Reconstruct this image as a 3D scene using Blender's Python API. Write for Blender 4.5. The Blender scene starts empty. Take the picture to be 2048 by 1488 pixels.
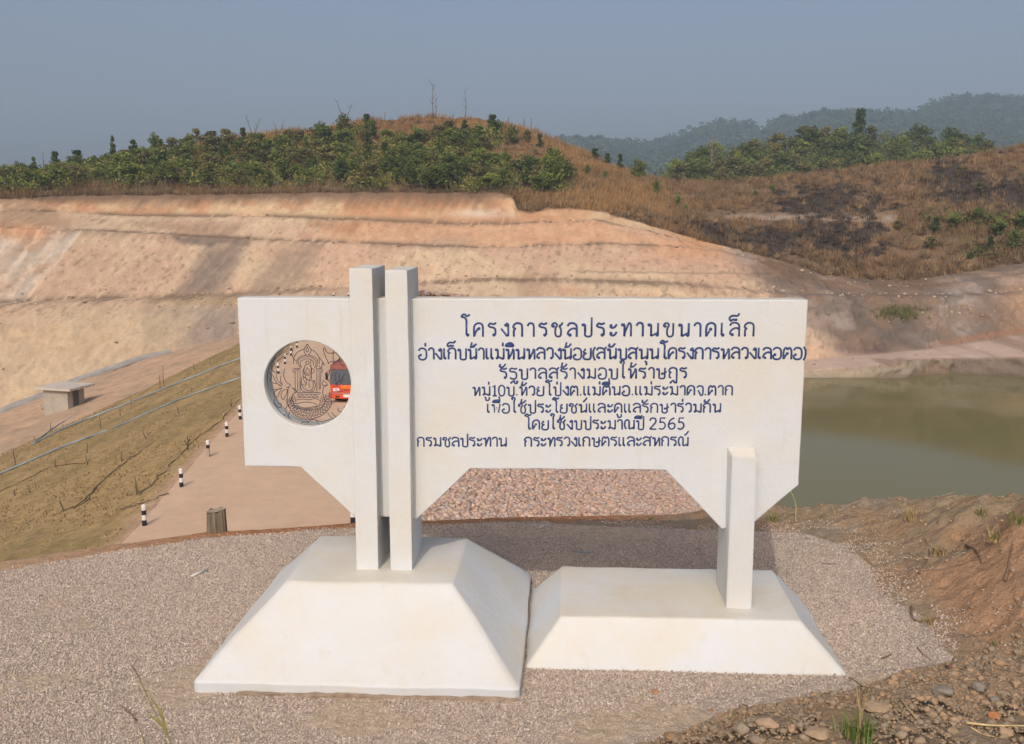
import bpy, bmesh, math, random
import numpy as np
from mathutils import Vector, Matrix, noise as mnoise
from math import sin, cos, tan, atan, atan2, radians, pi, sqrt, floor

random.seed(7)
RNG = np.random.default_rng(7)
S = bpy.context.scene
COL = S.collection

# ------------------------------------------------------------------ camera, sky, sun, exposure
FPX = 2000.0                     # focal length in pixels of the 2048 px wide photograph
PITCH = atan(314 / FPX)
EYE = 3.1
cam_d = bpy.data.cameras.new('camera')
cam = bpy.data.objects.new('camera', cam_d)
COL.objects.link(cam)
cam.location = (0, 0, EYE)
cam.rotation_euler = (pi / 2 - PITCH, 0, 0)
cam_d.sensor_width = 36
cam_d.lens = FPX / 2048 * 36
cam_d.clip_start = 0.1
cam_d.clip_end = 6000
S.camera = cam

HAZE_DENSITY = 0.00038
SUN_EL, SUN_AZ = radians(42), radians(11)      # azimuth: light travels towards +Y, 14 deg to the right
world = bpy.data.worlds.new('World')
S.world = world
world.use_nodes = True
wn, wl = world.node_tree.nodes, world.node_tree.links
bg = wn['Background']
sky = wn.new('ShaderNodeTexSky')
sky.sky_type = 'NISHITA'
sky.sun_disc = False
sky.sun_elevation = SUN_EL
sky.sun_rotation = pi + SUN_AZ
sky.altitude = 600
sky.air_density = 1.0
sky.dust_density = 10.0
sky.ozone_density = 2.0
tint = wn.new('ShaderNodeMix'); tint.data_type = 'RGBA'; tint.blend_type = 'MULTIPLY'
tint.inputs[0].default_value = 1
tint.inputs[7].default_value = (1.04, .985, .99, 1)          # smoke-haze: greyer, a little purple
wl.new(sky.outputs[0], tint.inputs[6])
wl.new(tint.outputs[2], bg.inputs['Color'])
bg.inputs['Strength'].default_value = 0.15

sun_d = bpy.data.lights.new('sun', 'SUN')
sun = bpy.data.objects.new('sun', sun_d)
COL.objects.link(sun)
sun_d.energy = 1.8
sun_d.angle = radians(0.8)
sun_d.color = (1.0, 0.94, 0.84)
sun_dir = Vector((sin(SUN_AZ) * cos(SUN_EL), cos(SUN_AZ) * cos(SUN_EL), -sin(SUN_EL)))
sun.rotation_euler = sun_dir.to_track_quat('-Z', 'Y').to_euler()
sun.location = (-20, -40, 60)

S.view_settings.view_transform = 'Standard'
S.view_settings.look = 'None'
S.view_settings.gamma = 1
S.view_settings.use_curve_mapping = False
S.view_settings.exposure = -0.1
S.render.engine = 'CYCLES'
S.cycles.use_denoising = True
S.cycles.max_bounces = 5
S.cycles.diffuse_bounces = 2
S.cycles.glossy_bounces = 2
S.cycles.transparent_max_bounces = 8
S.cycles.volume_bounces = 0

# ------------------------------------------------------------------ survey helpers: sight lines -> real points
def ray(u, v):
    x = (u - 1024) / FPX
    y = (744 - v) / FPX
    return np.array([x, cos(PITCH) + sin(PITCH) * y, -sin(PITCH) + cos(PITCH) * y])
O3 = np.array([0, 0, EYE])
def at_z(u, v, z):
    r = ray(u, v)
    return O3 + r * ((z - EYE) / r[2])
def at_y(u, v, Y):
    r = ray(u, v)
    return O3 + r * (Y / r[1])
YAW = radians(3.0)
AX = np.array([cos(YAW), -sin(YAW), 0]); AY = np.array([sin(YAW), cos(YAW), 0])
SIGN0 = np.array([0, 7.04, 0])
def at_sign(u, v, y=0.0):
    """local (x, z) on the plane of the sign board"""
    p0 = SIGN0 + AY * y
    r = ray(u, v)
    p = O3 + r * (np.dot(p0 - O3, AY) / np.dot(r, AY))
    d = p - SIGN0
    return float(d @ AX), float(p[2])

# ------------------------------------------------------------------ noise
def _hash(ix, iy, seed):
    h = (ix.astype(np.int64) * 374761393 + iy.astype(np.int64) * 668265263 + seed * 974711) & 0x7fffffff
    h = ((h ^ (h >> 13)) * 1274126177) & 0x7fffffff
    return ((h ^ (h >> 16)) & 0xffff) / 65535.0
def vnoise(x, y, seed=0):
    x = np.asarray(x, float); y = np.asarray(y, float)
    ix = np.floor(x); iy = np.floor(y)
    fx = x - ix; fy = y - iy
    fx = fx * fx * (3 - 2 * fx); fy = fy * fy * (3 - 2 * fy)
    a = _hash(ix, iy, seed); b = _hash(ix + 1, iy, seed)
    c = _hash(ix, iy + 1, seed); d = _hash(ix + 1, iy + 1, seed)
    return (a + (b - a) * fx) * (1 - fy) + (c + (d - c) * fx) * fy
def fbm(x, y, seed=0, octaves=4):
    s = 0; a = 0.5; t = 0
    for o in range(octaves):
        s = s + a * vnoise(x * 2 ** o, y * 2 ** o, seed + o * 17)
        t += a; a *= 0.5
    return s / t
def sstep(a, b, x):
    t = np.clip((x - a) / (b - a), 0, 1)
    return t * t * (3 - 2 * t)
def in_poly(x, y, poly):
    x = np.asarray(x, float); y = np.asarray(y, float)
    r = np.zeros(x.shape, bool)
    n = len(poly)
    for i in range(n):
        x1, y1 = poly[i]; x2, y2 = poly[(i + 1) % n]
        c = ((y1 > y) != (y2 > y)) & (x < (x2 - x1) * (y - y1) / ((y2 - y1) + 1e-12) + x1)
        r ^= c
    return r

# ------------------------------------------------------------------ materials
def srgb(r, g, b):
    f = lambda c: (c / 255 / 12.92) if c <= 10.31 else ((c / 255 + 0.055) / 1.055) ** 2.4
    return (f(r), f(g), f(b), 1)
def new_mat(name):
    m = bpy.data.materials.new(name)
    m.use_nodes = True
    nt = m.node_tree
    b = nt.nodes['Principled BSDF']
    b.inputs['Specular IOR Level'].default_value = 0.25
    return m, nt, b
def ramp(nt, stops):
    r = nt.nodes.new('ShaderNodeValToRGB')
    e = r.color_ramp.elements
    while len(e) < len(stops):
        e.new(0.5)
    for el, (p, c) in zip(e, stops):
        el.position = p
        el.color = c if len(c) == 4 else (*c, 1)
    return r
def mixrgb(nt, typ, a, b, fac=1.0):
    n = nt.nodes.new('ShaderNodeMix')
    n.data_type = 'RGBA'; n.blend_type = typ
    for sock, val in ((n.inputs[6], a), (n.inputs[7], b), (n.inputs[0], fac)):
        if hasattr(val, 'links') or isinstance(val, bpy.types.NodeSocket):
            nt.links.new(val, sock)
        else:
            sock.default_value = val
    return n.outputs[2]
def noise_tex(nt, scale, detail=5, rough=0.6, coord='Object', stretch=None):
    tc = nt.nodes.new('ShaderNodeTexCoord')
    out = tc.outputs[coord]
    if stretch:
        mp = nt.nodes.new('ShaderNodeMapping')
        mp.inputs['Scale'].default_value = stretch
        nt.links.new(out, mp.inputs[0]); out = mp.outputs[0]
    n = nt.nodes.new('ShaderNodeTexNoise')
    n.inputs['Scale'].default_value = scale
    n.inputs['Detail'].default_value = detail
    n.inputs['Roughness'].default_value = rough
    nt.links.new(out, n.inputs['Vector'])
    return n.outputs['Fac']
def bump(nt, b, h, strength=0.3, dist=0.02):
    n = nt.nodes.new('ShaderNodeBump')
    n.inputs['Strength'].default_value = strength
    n.inputs['Distance'].default_value = dist
    nt.links.new(h, n.inputs['Height'])
    nt.links.new(n.outputs[0], b.inputs['Normal'])
def simple(name, col, rough=0.7, var=0.15, scale=6, bstr=0.2, bdist=0.01, metallic=0, spec=0.25, stretch=None):
    m, nt, b = new_mat(name)
    n = noise_tex(nt, scale, stretch=stretch)
    lo = 1 - var; hi = 1 + var
    r = ramp(nt, [(0.3, (lo, lo, lo)), (0.7, (hi, hi, hi))])
    nt.links.new(n, r.inputs[0])
    nt.links.new(mixrgb(nt, 'MULTIPLY', (*col[:3], 1), r.outputs[0]), b.inputs['Base Color'])
    b.inputs['Roughness'].default_value = rough
    b.inputs['Metallic'].default_value = metallic
    b.inputs['Specular IOR Level'].default_value = spec
    if bstr:
        bump(nt, b, n, bstr, bdist)
    return m
def attr_mat(name, scale=2.0, var=0.2, rough=0.9, bstr=0.5, bdist=0.1, stretch=None, inst=0.0, fine=None, spec=0.1):
    """soil / leaf colour from the 'Col' attribute, broken up by noise"""
    m, nt, b = new_mat(name)
    a = nt.nodes.new('ShaderNodeAttribute'); a.attribute_name = 'Col'
    n = noise_tex(nt, scale, 8, 0.65, stretch=stretch)
    r = ramp(nt, [(0.25, (1 - var,) * 3), (0.75, (1 + var,) * 3)])
    nt.links.new(n, r.inputs[0])
    c = mixrgb(nt, 'MULTIPLY', a.outputs['Color'], r.outputs[0])
    if fine:
        n2 = noise_tex(nt, fine[0], 4, 0.7)
        r2 = ramp(nt, [(0.3, (1 - fine[1],) * 3), (0.7, (1 + fine[1],) * 3)])
        nt.links.new(n2, r2.inputs[0])
        c = mixrgb(nt, 'MULTIPLY', c, r2.outputs[0])
    if inst:
        oi = nt.nodes.new('ShaderNodeObjectInfo')
        r3 = ramp(nt, [(0, (1 - inst, 1 - inst * .8, 1 - inst)), (0.5, (1, 1, 1)), (1, (1 + inst * 1.2, 1 + inst, 1))])
        nt.links.new(oi.outputs['Random'], r3.inputs[0])
        c = mixrgb(nt, 'MULTIPLY', c, r3.outputs[0])
    nt.links.new(c, b.inputs['Base Color'])
    b.inputs['Roughness'].default_value = rough
    b.inputs['Specular IOR Level'].default_value = spec
    if bstr:
        bump(nt, b, n, bstr, bdist)
    return m

# ------------------------------------------------------------------ object helpers
def link(name, me, mat=None, parent=None):
    o = bpy.data.objects.new(name, me)
    COL.objects.link(o)
    if mat is not None and me is not None and len(me.materials) == 0:
        me.materials.append(mat)
    if parent is not None:
        o.parent = parent
    return o
def tag(o, label, cat, group=None):
    o['label'] = label; o['category'] = cat
    if group: o['group'] = group
    return o
def structure(o): o['kind'] = 'structure'; return o
def stuff(o): o['kind'] = 'stuff'; return o
def empty(name, loc=(0, 0, 0), rz=0.0):
    o = bpy.data.objects.new(name, None)
    COL.objects.link(o)
    o.empty_display_size = 0.3
    o.location = loc; o.rotation_euler = (0, 0, rz)
    return o
def mesh_np(name, verts, faces, cols=None, smooth=False, vcols=None):
    """faces: (n,3) or (n,4) int array; cols: per-face colour; vcols: per-vertex colour"""
    verts = np.asarray(verts, np.float32); faces = np.asarray(faces, np.int32)
    me = bpy.data.meshes.new(name)
    k = faces.shape[1]
    me.vertices.add(len(verts)); me.vertices.foreach_set('co', verts.ravel())
    me.loops.add(faces.size); me.loops.foreach_set('vertex_index', faces.ravel())
    me.polygons.add(len(faces))
    me.polygons.foreach_set('loop_start', np.arange(0, faces.size, k, dtype=np.int32))
    me.polygons.foreach_set('loop_total', np.full(len(faces), k, np.int32))
    me.update(calc_edges=True)
    if vcols is not None or cols is not None:
        dom = 'POINT' if vcols is not None else 'FACE'
        a = me.attributes.new('Col', 'FLOAT_COLOR', dom)
        c = np.asarray(vcols if vcols is not None else cols, np.float32)
        if c.shape[1] == 3:
            c = np.concatenate([c, np.ones((len(c), 1), np.float32)], 1)
        a.data.foreach_set('color', c.ravel())
    if smooth:
        me.polygons.foreach_set('use_smooth', np.ones(len(faces), bool))
    me.validate()
    return me
def grid_mesh(name, P, vc=None, smooth=True):
    R, C = P.shape[:2]
    i = np.arange(R * C).reshape(R, C)
    f = np.stack([i[:-1, :-1], i[:-1, 1:], i[1:, 1:], i[1:, :-1]], -1).reshape(-1, 4)
    return mesh_np(name, P.reshape(-1, 3), f, vcols=None if vc is None else vc.reshape(-1, vc.shape[-1]), smooth=smooth)
def bm_mesh(name, bm, smooth=False):
    me = bpy.data.meshes.new(name)
    bmesh.ops.recalc_face_normals(bm, faces=bm.faces)
    bm.to_mesh(me); bm.free()
    if smooth:
        me.polygons.foreach_set('use_smooth', np.ones(len(me.polygons), bool))
    return me
def add_box(bm, x0, x1, y0, y1, z0, z1, bev=0.0):
    vs = [bm.verts.new((x, y, z)) for z in (z0, z1) for x, y in ((x0, y0), (x1, y0), (x1, y1), (x0, y1))]
    fs = [bm.faces.new([vs[i] for i in q]) for q in ((3, 2, 1, 0), (4, 5, 6, 7), (0, 1, 5, 4), (1, 2, 6, 5), (2, 3, 7, 6), (3, 0, 4, 7))]
    if bev:
        es = list({e for f in fs for e in f.edges})
        bmesh.ops.bevel(bm, geom=es, offset=bev, segments=2, affect='EDGES', profile=0.6)
    return vs
def box_mesh(name, *a, bev=0.0):
    bm = bmesh.new(); add_box(bm, *a, bev=bev); return bm_mesh(name, bm)
def smooth_pts(pts, n=6, closed=False):
    """Catmull-Rom through points (n samples a span)"""
    P = [np.array(p, float) for p in pts]
    if len(P) < 3: return P
    out = []
    m = len(P)
    for i in range(m - 1):
        p0 = P[i - 1] if i > 0 else 2 * P[0] - P[1]
        p1, p2 = P[i], P[i + 1]
        p3 = P[i + 2] if i + 2 < m else 2 * P[-1] - P[-2]
        for k in range(n):
            t = k / n
            out.append(0.5 * ((2 * p1) + (-p0 + p2) * t + (2 * p0 - 5 * p1 + 4 * p2 - p3) * t * t + (-p0 + 3 * p1 - 3 * p2 + p3) * t ** 3))
    out.append(P[-1])
    return out
class Bag:
    """collects raw geometry for one mesh"""
    def __init__(s): s.v = []; s.f = []; s.c = []
    def tube(s, pts, rad, sides=6, squash=None, col=None, cap=True):
        """round bar through 3-d points; rad number or list; squash=(axis vector, factor)"""
        pts = [np.array(p, float) for p in pts]
        n = len(pts)
        rads = [rad] * n if np.isscalar(rad) else rad
        base = len(s.v)
        prevu = None
        for i, p in enumerate(pts):
            t = pts[min(i + 1, n - 1)] - pts[max(i - 1, 0)]
            t = t / (np.linalg.norm(t) + 1e-9)
            ref = prevu if prevu is not None else (np.array([0, 1.0, 0]) if abs(t[1]) < 0.9 else np.array([1.0, 0, 0]))
            u = ref - t * (ref @ t)
            if np.linalg.norm(u) < 1e-6:
                ref = np.array([1.0, 0, 0]); u = ref - t * (ref @ t)
            u /= np.linalg.norm(u); prevu = u
            w = np.cross(t, u)
            for k in range(sides):
                a = 2 * pi * k / sides
                off = (u * cos(a) + w * sin(a)) * rads[i]
                if squash is not None:
                    ax, q = squash
                    off = off - ax * (off @ ax) * (1 - q)
                s.v.append(p + off)
        for i in range(n - 1):
            for k in range(sides):
                a = base + i * sides + k; b = base + i * sides + (k + 1) % sides
                s.f.append((a, b, b + sides, a + sides))
                if col is not None: s.c.append(col)
        if cap:
            for i, rev in ((0, True), (n - 1, False)):
                c = len(s.v); s.v.append(pts[i])
                for k in range(sides):
                    a = base + i * sides + k; b = base + i * sides + (k + 1) % sides
                    q = (c, b, a, a) if rev else (c, a, b, b)
                    s.f.append(q)
                    if col is not None: s.c.append(col)
    def blob(s, c, r, squash_y=1.0, seg=8, rings=5):
        base = len(s.v)
        for i in range(rings + 1):
            th = pi * i / rings
            for k in range(seg):
                a = 2 * pi * k / seg
                s.v.append(np.array([c[0] + r * sin(th) * cos(a), c[1] + r * squash_y * cos(th), c[2] + r * sin(th) * sin(a)]))
        for i in range(rings):
            for k in range(seg):
                a = base + i * seg + k; b = base + i * seg + (k + 1) % seg
                s.f.append((a, b, b + seg, a + seg))
    def mesh(s, name, smooth=True):
        me = bpy.data.meshes.new(name)
        fs = [tuple(dict.fromkeys(int(i) for i in f)) for f in s.f]
        me.from_pydata([tuple(map(float, v)) for v in s.v], [], fs)
        if s.c:
            a = me.attributes.new('Col', 'FLOAT_COLOR', 'FACE')
            a.data.foreach_set('color', np.array([(*c[:3], 1) for c in s.c], np.float32).ravel())
        me.update()
        if smooth:
            me.polygons.foreach_set('use_smooth', np.ones(len(me.polygons), bool))
        return me

# icosphere templates
def ico(sub):
    bm = bmesh.new(); bmesh.ops.create_icosphere(bm, subdivisions=sub, radius=1)
    v = np.array([x.co[:] for x in bm.verts]); f = np.array([[y.index for y in x.verts] for x in bm.faces])
    bm.free(); return v, f
ICO1, ICO2, ICO3 = ico(1), ico(2), ico(3)
def rock_verts(tpl, seed, amp=0.35, freq=1.3):
    v = tpl[0].copy()
    o = Vector((seed * 3.1, seed * 1.7, seed * 0.9))
    for i in range(len(v)):
        p = Vector(v[i])
        d = mnoise.noise(p * freq + o) + 0.5 * mnoise.noise(p * freq * 2.3 + o)
        v[i] *= 1 + amp * d
    # a few flat cuts make it angular
    rr = random.Random(seed)
    for k in range(5):
        n = Vector((rr.uniform(-1, 1), rr.uniform(-1, 1), rr.uniform(-1, 1))).normalized()
        lim = rr.uniform(0.62, 0.85)
        dd = v @ np.array(n)
        m = dd > lim
        v[m] -= np.outer(dd[m] - lim, np.array(n))
    return v
def rand_rot(n, rng):
    q = rng.normal(size=(n, 4)); q /= np.linalg.norm(q, axis=1)[:, None]
    w, x, y, z = q.T
    return np.stack([1 - 2 * (y * y + z * z), 2 * (x * y - z * w), 2 * (x * z + y * w),
                     2 * (x * y + z * w), 1 - 2 * (x * x + z * z), 2 * (y * z - x * w),
                     2 * (x * z - y * w), 2 * (y * z + x * w), 1 - 2 * (x * x + y * y)], -1).reshape(n, 3, 3)
def rocks_joined(name, pos, size, cols, mat, tpls, flat=0.75, rng=RNG):
    """many stones as one mesh"""
    V = []; F = []; C = []; off = 0
    n = len(pos)
    R = rand_rot(n, rng)
    pick = rng.integers(0, len(tpls), n)
    for k, (tv, tf) in enumerate(tpls):
        m = pick == k
        c = int(m.sum())
        if not c: continue
        sc = size[m][:, None] * rng.uniform(0.7, 1.25, (c, 3))
        vv = np.einsum('nij,mj->nmi', R[m], tv) * sc[:, None, :]
        vv[:, :, 2] *= flat
        vv += pos[m][:, None, :]
        V.append(vv.reshape(-1, 3))
        F.append((tf[None] + (np.arange(c) * len(tv))[:, None, None]).reshape(-1, 3) + off)
        C.append(np.repeat(cols[m], len(tf), axis=0))
        off += c * len(tv)
    me = mesh_np(name, np.concatenate(V), np.concatenate(F), cols=np.concatenate(C))
    return link(name, me, mat)
def gn_scatter(name, pts, mat, smin, smax, sub=1, seed=1, squash=(1, .75, .6)):
    """a cloud of points that carry little stones (geometry nodes, mesh primitive only)"""
    me = bpy.data.meshes.new(name)
    pts = np.asarray(pts, np.float32)
    me.vertices.add(len(pts)); me.vertices.foreach_set('co', pts.ravel())
    me.materials.append(mat)
    o = link(name, me)
    ng = bpy.data.node_groups.new(name + '_nodes', 'GeometryNodeTree')
    ng.interface.new_socket('Geometry', in_out='INPUT', socket_type='NodeSocketGeometry')
    ng.interface.new_socket('Geometry', in_out='OUTPUT', socket_type='NodeSocketGeometry')
    N = ng.nodes.new; L = ng.links.new
    gi = N('NodeGroupInput'); go = N('NodeGroupOutput')
    icoN = N('GeometryNodeMeshIcoSphere'); icoN.inputs['Subdivisions'].default_value = sub; icoN.inputs['Radius'].default_value = 1
    sp = N('GeometryNodeSetPosition')
    rp = N('FunctionNodeRandomValue'); rp.data_type = 'FLOAT_VECTOR'
    rp.inputs[0].default_value = (-.28,) * 3; rp.inputs[1].default_value = (.28,) * 3; rp.inputs['Seed'].default_value = seed + 5
    L(icoN.outputs['Mesh'], sp.inputs['Geometry']); L(rp.outputs[0], sp.inputs['Offset'])
    sm = N('GeometryNodeSetMaterial'); sm.inputs['Material'].default_value = mat
    L(sp.outputs[0], sm.inputs['Geometry'])
    iop = N('GeometryNodeInstanceOnPoints')
    rr = N('FunctionNodeRandomValue'); rr.data_type = 'FLOAT_VECTOR'
    rr.inputs[0].default_value = (0, 0, 0); rr.inputs[1].default_value = (6.28,) * 3; rr.inputs['Seed'].default_value = seed
    rs = N('FunctionNodeRandomValue'); rs.data_type = 'FLOAT_VECTOR'
    rs.inputs[0].default_value = tuple(smin * q for q in squash); rs.inputs[1].default_value = tuple(smax * q for q in squash)
    rs.inputs['Seed'].default_value = seed + 1
    L(gi.outputs[0], iop.inputs['Points']); L(sm.outputs[0], iop.inputs['Instance'])
    L(rr.outputs[0], iop.inputs['Rotation']); L(rs.outputs[0], iop.inputs['Scale'])
    L(iop.outputs[0], go.inputs[0])
    md = o.modifiers.new('scatter', 'NODES'); md.node_group = ng
    return stuff(o)
def stone_mat(name, stops, rough=0.9):
    m, nt, b = new_mat(name)
    oi = nt.nodes.new('ShaderNodeObjectInfo')
    r = ramp(nt, stops)
    nt.links.new(oi.outputs['Random'], r.inputs[0])
    n = noise_tex(nt, 3.0, 4, 0.6)
    r2 = ramp(nt, [(0.3, (.8,) * 3), (0.7, (1.15,) * 3)])
    nt.links.new(n, r2.inputs[0])
    nt.links.new(mixrgb(nt, 'MULTIPLY', r.outputs[0], r2.outputs[0]), b.inputs['Base Color'])
    b.inputs['Roughness'].default_value = rough
    b.inputs['Specular IOR Level'].default_value = 0.15
    return m

# =================================================================== THE SETTING
# ------------------------------------------------------------------ dam geometry
Z_CREST = -8.4
Z_WATER = -16.5
def x_left(Y): return np.interp(Y, [0, 36, 86, 137, 200], [-10.9, -14.0, -19.0, -24.6, -31.5])
def dam_z(X, Y):
    xl = x_left(Y)
    p = xl - X; q = X - (xl + 8.2)
    return np.where(p > 0, Z_CREST - p / 3.0, np.where(q > 0, Z_CREST - q / 2.9, Z_CREST))

# ------------------------------------------------------------------ gravel platform, mound and the flank below it
GR_POLY = [(-12, 2.2), (.1, 5.0), (.67, 5.45), (1.32, 5.8), (1.84, 6.0), (2.39, 6.27), (2.75, 6.5), (3.12, 6.62), (3.12, 6.95),
           (3.2, 7.45), (3.02, 7.9), (3.2, 8.5), (3.15, 9.1), (2.85, 9.5), (2.4, 9.55), (0.9, 9.72), (0, 9.85), (-1.63, 9.66),
           (-3.04, 9.36), (-4.53, 8.46), (-6.2, 7.45), (-12, 4.4)]
def seg_dist(x, y, poly):
    d = np.full(np.shape(x), 1e9)
    n = len(poly)
    for i in range(n):
        ax, ay = poly[i]; bx, by = poly[(i + 1) % n]
        dx, dy = bx - ax, by - ay
        t = np.clip(((x - ax) * dx + (y - ay) * dy) / (dx * dx + dy * dy), 0, 1)
        d = np.minimum(d, np.hypot(x - ax - t * dx, y - ay - t * dy))
    return d
def y_edge(x): return np.interp(x, [-14, -6.2, -4.53, -3.04, -1.63, 0, 1.5, 2.6, 4.5, 8, 14], [3.6, 7.45, 8.46, 9.38, 9.72, 9.95, 9.95, 9.95, 9.7, 9.3, 7.5])
def plat(x, y):
    """height, distance outside the gravel on the mound side, distance beyond the rim"""
    x = np.asarray(x, float); y = np.asarray(y, float)
    d = np.where(in_poly(x, y, GR_POLY), 0, seg_dist(x, y, GR_POLY))
    de = y - y_edge(x)
    side = sstep(-.2, .6, x - np.interp(y, [3, 5, 5.5, 9.4, 12], [-3.0, -0.6, .3, 1.6, 2.2]))
    amp = np.interp(y, [2, 5.4, 6.0, 6.7, 7.4, 8.2, 9.1, 9.8, 11], [1.2, .72, .42, .60, .88, .84, .46, .30, .2])
    dd = d + .35 * (fbm(x * 1.4, y * 1.4, 5, 3) - .5) * sstep(0, .4, d)
    mound = amp * side * sstep(-.1, 1.55, dd) ** np.interp(y, [6, 7, 8.4], [.75, 1.25, 1.0])
    mound = mound + side * sstep(0, .3, d) * (.12 * (fbm(x * 2.6, y * 2.6, 11, 4) - .5) + .10 * (fbm(x * 8, y * 8, 3, 4) - .5))
    mound = mound - .16 * side * sstep(.3, .9, d) * sstep(.55, .75, fbm(x * .9 + 3, y * 1.1, 21, 2))
    near = np.interp(y, [-3, 0, 5.3], [1.9, 1.5, 0]) * np.where(y < 5.3, 1, 0)
    h = np.maximum(mound, near * sstep(5.4, 4.2, y)) + .015 * (fbm(x * 1.2, y * 1.2, 9, 3) - .5)
    lip = np.interp(x, [-8, -4.5, -2.5, 0, 3], [.45, .40, .16, .12, .3])
    h = h - .08 * np.clip(de, 0, lip) - .78 * np.clip(de - lip, 0, None)
    return h, d, de
def ground_z(x, y): return float(plat(np.array([x]), np.array([y]))[0][0])

xs = np.concatenate([np.linspace(-60, -6.2, 60), np.linspace(-6.1, .2, 90), np.linspace(.23, 6.5, 210), np.linspace(6.7, 60, 70)])
ys = np.concatenate([np.linspace(-4, 4.4, 24), np.linspace(4.45, 11, 220), np.linspace(11.2, 46, 80)])
X, Y = np.meshgrid(xs, ys)
H, D, DE = plat(X, Y)
floor_z = np.minimum(dam_z(X, Y) - 0.9, np.where(X > 0, -18.5, 0))
H = np.maximum(H, floor_z - np.clip((14 - Y), 0, 50))
sand = np.array([.50, .33, .20]); grav = np.array([.47, .385, .31]); dirt = np.array([.315, .235, .15]); red = np.array([.40, .245, .145]); orange = np.array([.42, .20, .095])
grey = np.array([.30, .245, .18])
n1 = fbm(X * 1.1, Y * 1.1, 31, 4); n2 = fbm(X * 4, Y * 4, 33, 4)
c = np.where((D > 0)[..., None], dirt, grav * 1.0)
patch = sstep(.585, .66, fbm(X * 1.9, Y * 1.9, 31, 4))[..., None] * .9
c = np.where((D <= 0)[..., None], grav * (1 - patch) + np.array([.54, .425, .30]) * patch, c)
bank = sstep(3.05, 3.5, X) * sstep(6.45, 6.9, Y) * sstep(9.1, 8.3, Y) * (D > 0)
k = (bank * sstep(.30, .55, n1 * .6 + n2 * .4))[..., None]
c = c * (1 - k) + red * k
k = ((D > 0) * sstep(.5, .64, n1) * (1 - bank))[..., None] * .7
c = c * (1 - k) + grey * k
k = ((D > 0) * sstep(.54, .66, n2))[..., None] * .5
c = c * (1 - k) + np.array([.36, .22, .12]) * k
k = (sstep(-.12, .03, DE + .12 * (n2 - .5)) * sstep(2.2, .8, X))[..., None]
lipc = np.where((X < -3.6)[..., None], sand, orange)
tx = sstep(-4.6, -2.4, X)[..., None]
lipc = sand * (1 - tx) + orange * tx
c = c * (1 - k) + lipc * k
m_ground = attr_mat('soil_near', scale=11, var=.24, bstr=1.0, bdist=.06, fine=(60, .22))
platform = structure(link('platform_ground', grid_mesh('platform_ground', np.stack([X, Y, H], -1), c), m_ground))

# ------------------------------------------------------------------ dam: crest road, downstream and upstream slope
def road_cols(X, Y):
    n = fbm(X * .5, Y * .12, 41, 4); m = fbm(X * 2.2, Y * .25, 47, 3)
    t = (.55 * n + .45 * m)[..., None]
    a = np.array([.53, .36, .235]); b = np.array([.63, .45, .31])
    return a * (1 - t) + b * t
yy = np.concatenate([np.arange(16, 60, .5), np.arange(60, 152, 1.0)])
tt = np.linspace(0, 1, 30)
Yg, Tg = np.meshgrid(yy, tt, indexing='ij')
Xg = x_left(Yg) + Tg * 8.2
Zg = Z_CREST + .05 * (fbm(Xg, Yg * .4, 3, 3) - .5) + .05 * np.sin(Tg * pi)
structure(link('crest_road', grid_mesh('crest_road', np.stack([Xg, Yg, Zg], -1), road_cols(Xg, Yg)),
               attr_mat('road_soil', scale=1.2, var=.1, bstr=.3, bdist=.05, fine=(14, .06))))
# downstream face with sparse dry turf; it ends in a toe that climbs towards the abutment
def toe_p(Y): return np.interp(Y, [15, 80, 90, 100, 110, 118, 130, 142, 150], [34, 23.0, 18.2, 14.2, 10.6, 8.0, 4.2, 1.0, .4])
tt = np.linspace(0, 1, 130)
yy = np.concatenate([np.arange(14, 70, .4), np.arange(70, 152, .7)])
Yg, Tg = np.meshgrid(yy, tt, indexing='ij')
Pg = Tg * toe_p(Yg)
Xg = x_left(Yg) - Pg
n1 = fbm(Xg * .25, Yg * .25, 51, 4); n2 = fbm(Xg * 2.4, Yg * 2.4, 53, 4)
Zg = Z_CREST - Pg / 3.0 + .10 * (n2 - .5) + .25 * (n1 - .5) * sstep(0, 2, Pg)
row = .5 + .5 * np.sin(Pg * 3.4 + 3 * n1)             # faint furrows that run along the dam
tan_ = np.array([.40, .275, .125]); olive = np.array([.30, .22, .095]); bare = np.array([.40, .27, .155])
k = sstep(.40, .62, n1 * .55 + n2 * .45)[..., None]
c = tan_ * (1 - k) + olive * k
c = c * (1 - .22 * (row * sstep(.3, .6, n2))[..., None])
k = (sstep(1.1, .1, Pg + 1.2 * (n2 - .5)) * 1.0)[..., None]
c = c * (1 - k) + np.array([.47, .31, .20]) * k
k = (sstep(.6, .75, n2) * .5)[..., None]
c = c * (1 - k) + bare * k
DS = np.stack([Xg, Yg, Zg], -1)
structure(link('grassy_dam_slope', grid_mesh('grassy_dam_slope', DS, c),
               attr_mat('turf_soil', scale=3.0, var=.3, bstr=.7, bdist=.12, fine=(22, .22))))
def slope_pt(u, v, off=0.0):
    """where a sight line meets the downstream face"""
    r = ray(u, v)
    lo, hi = 15.0, 170.0
    f = lambda t: (EYE + r[2] / r[1] * t) - (Z_CREST - (x_left(t) - r[0] / r[1] * t) / 3.0)
    for _ in range(60):
        mid = (lo + hi) / 2
        if f(mid) > 0: lo = mid
        else: hi = mid
    return np.array([r[0] / r[1] * lo, lo, EYE + r[2] / r[1] * lo + off])
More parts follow.
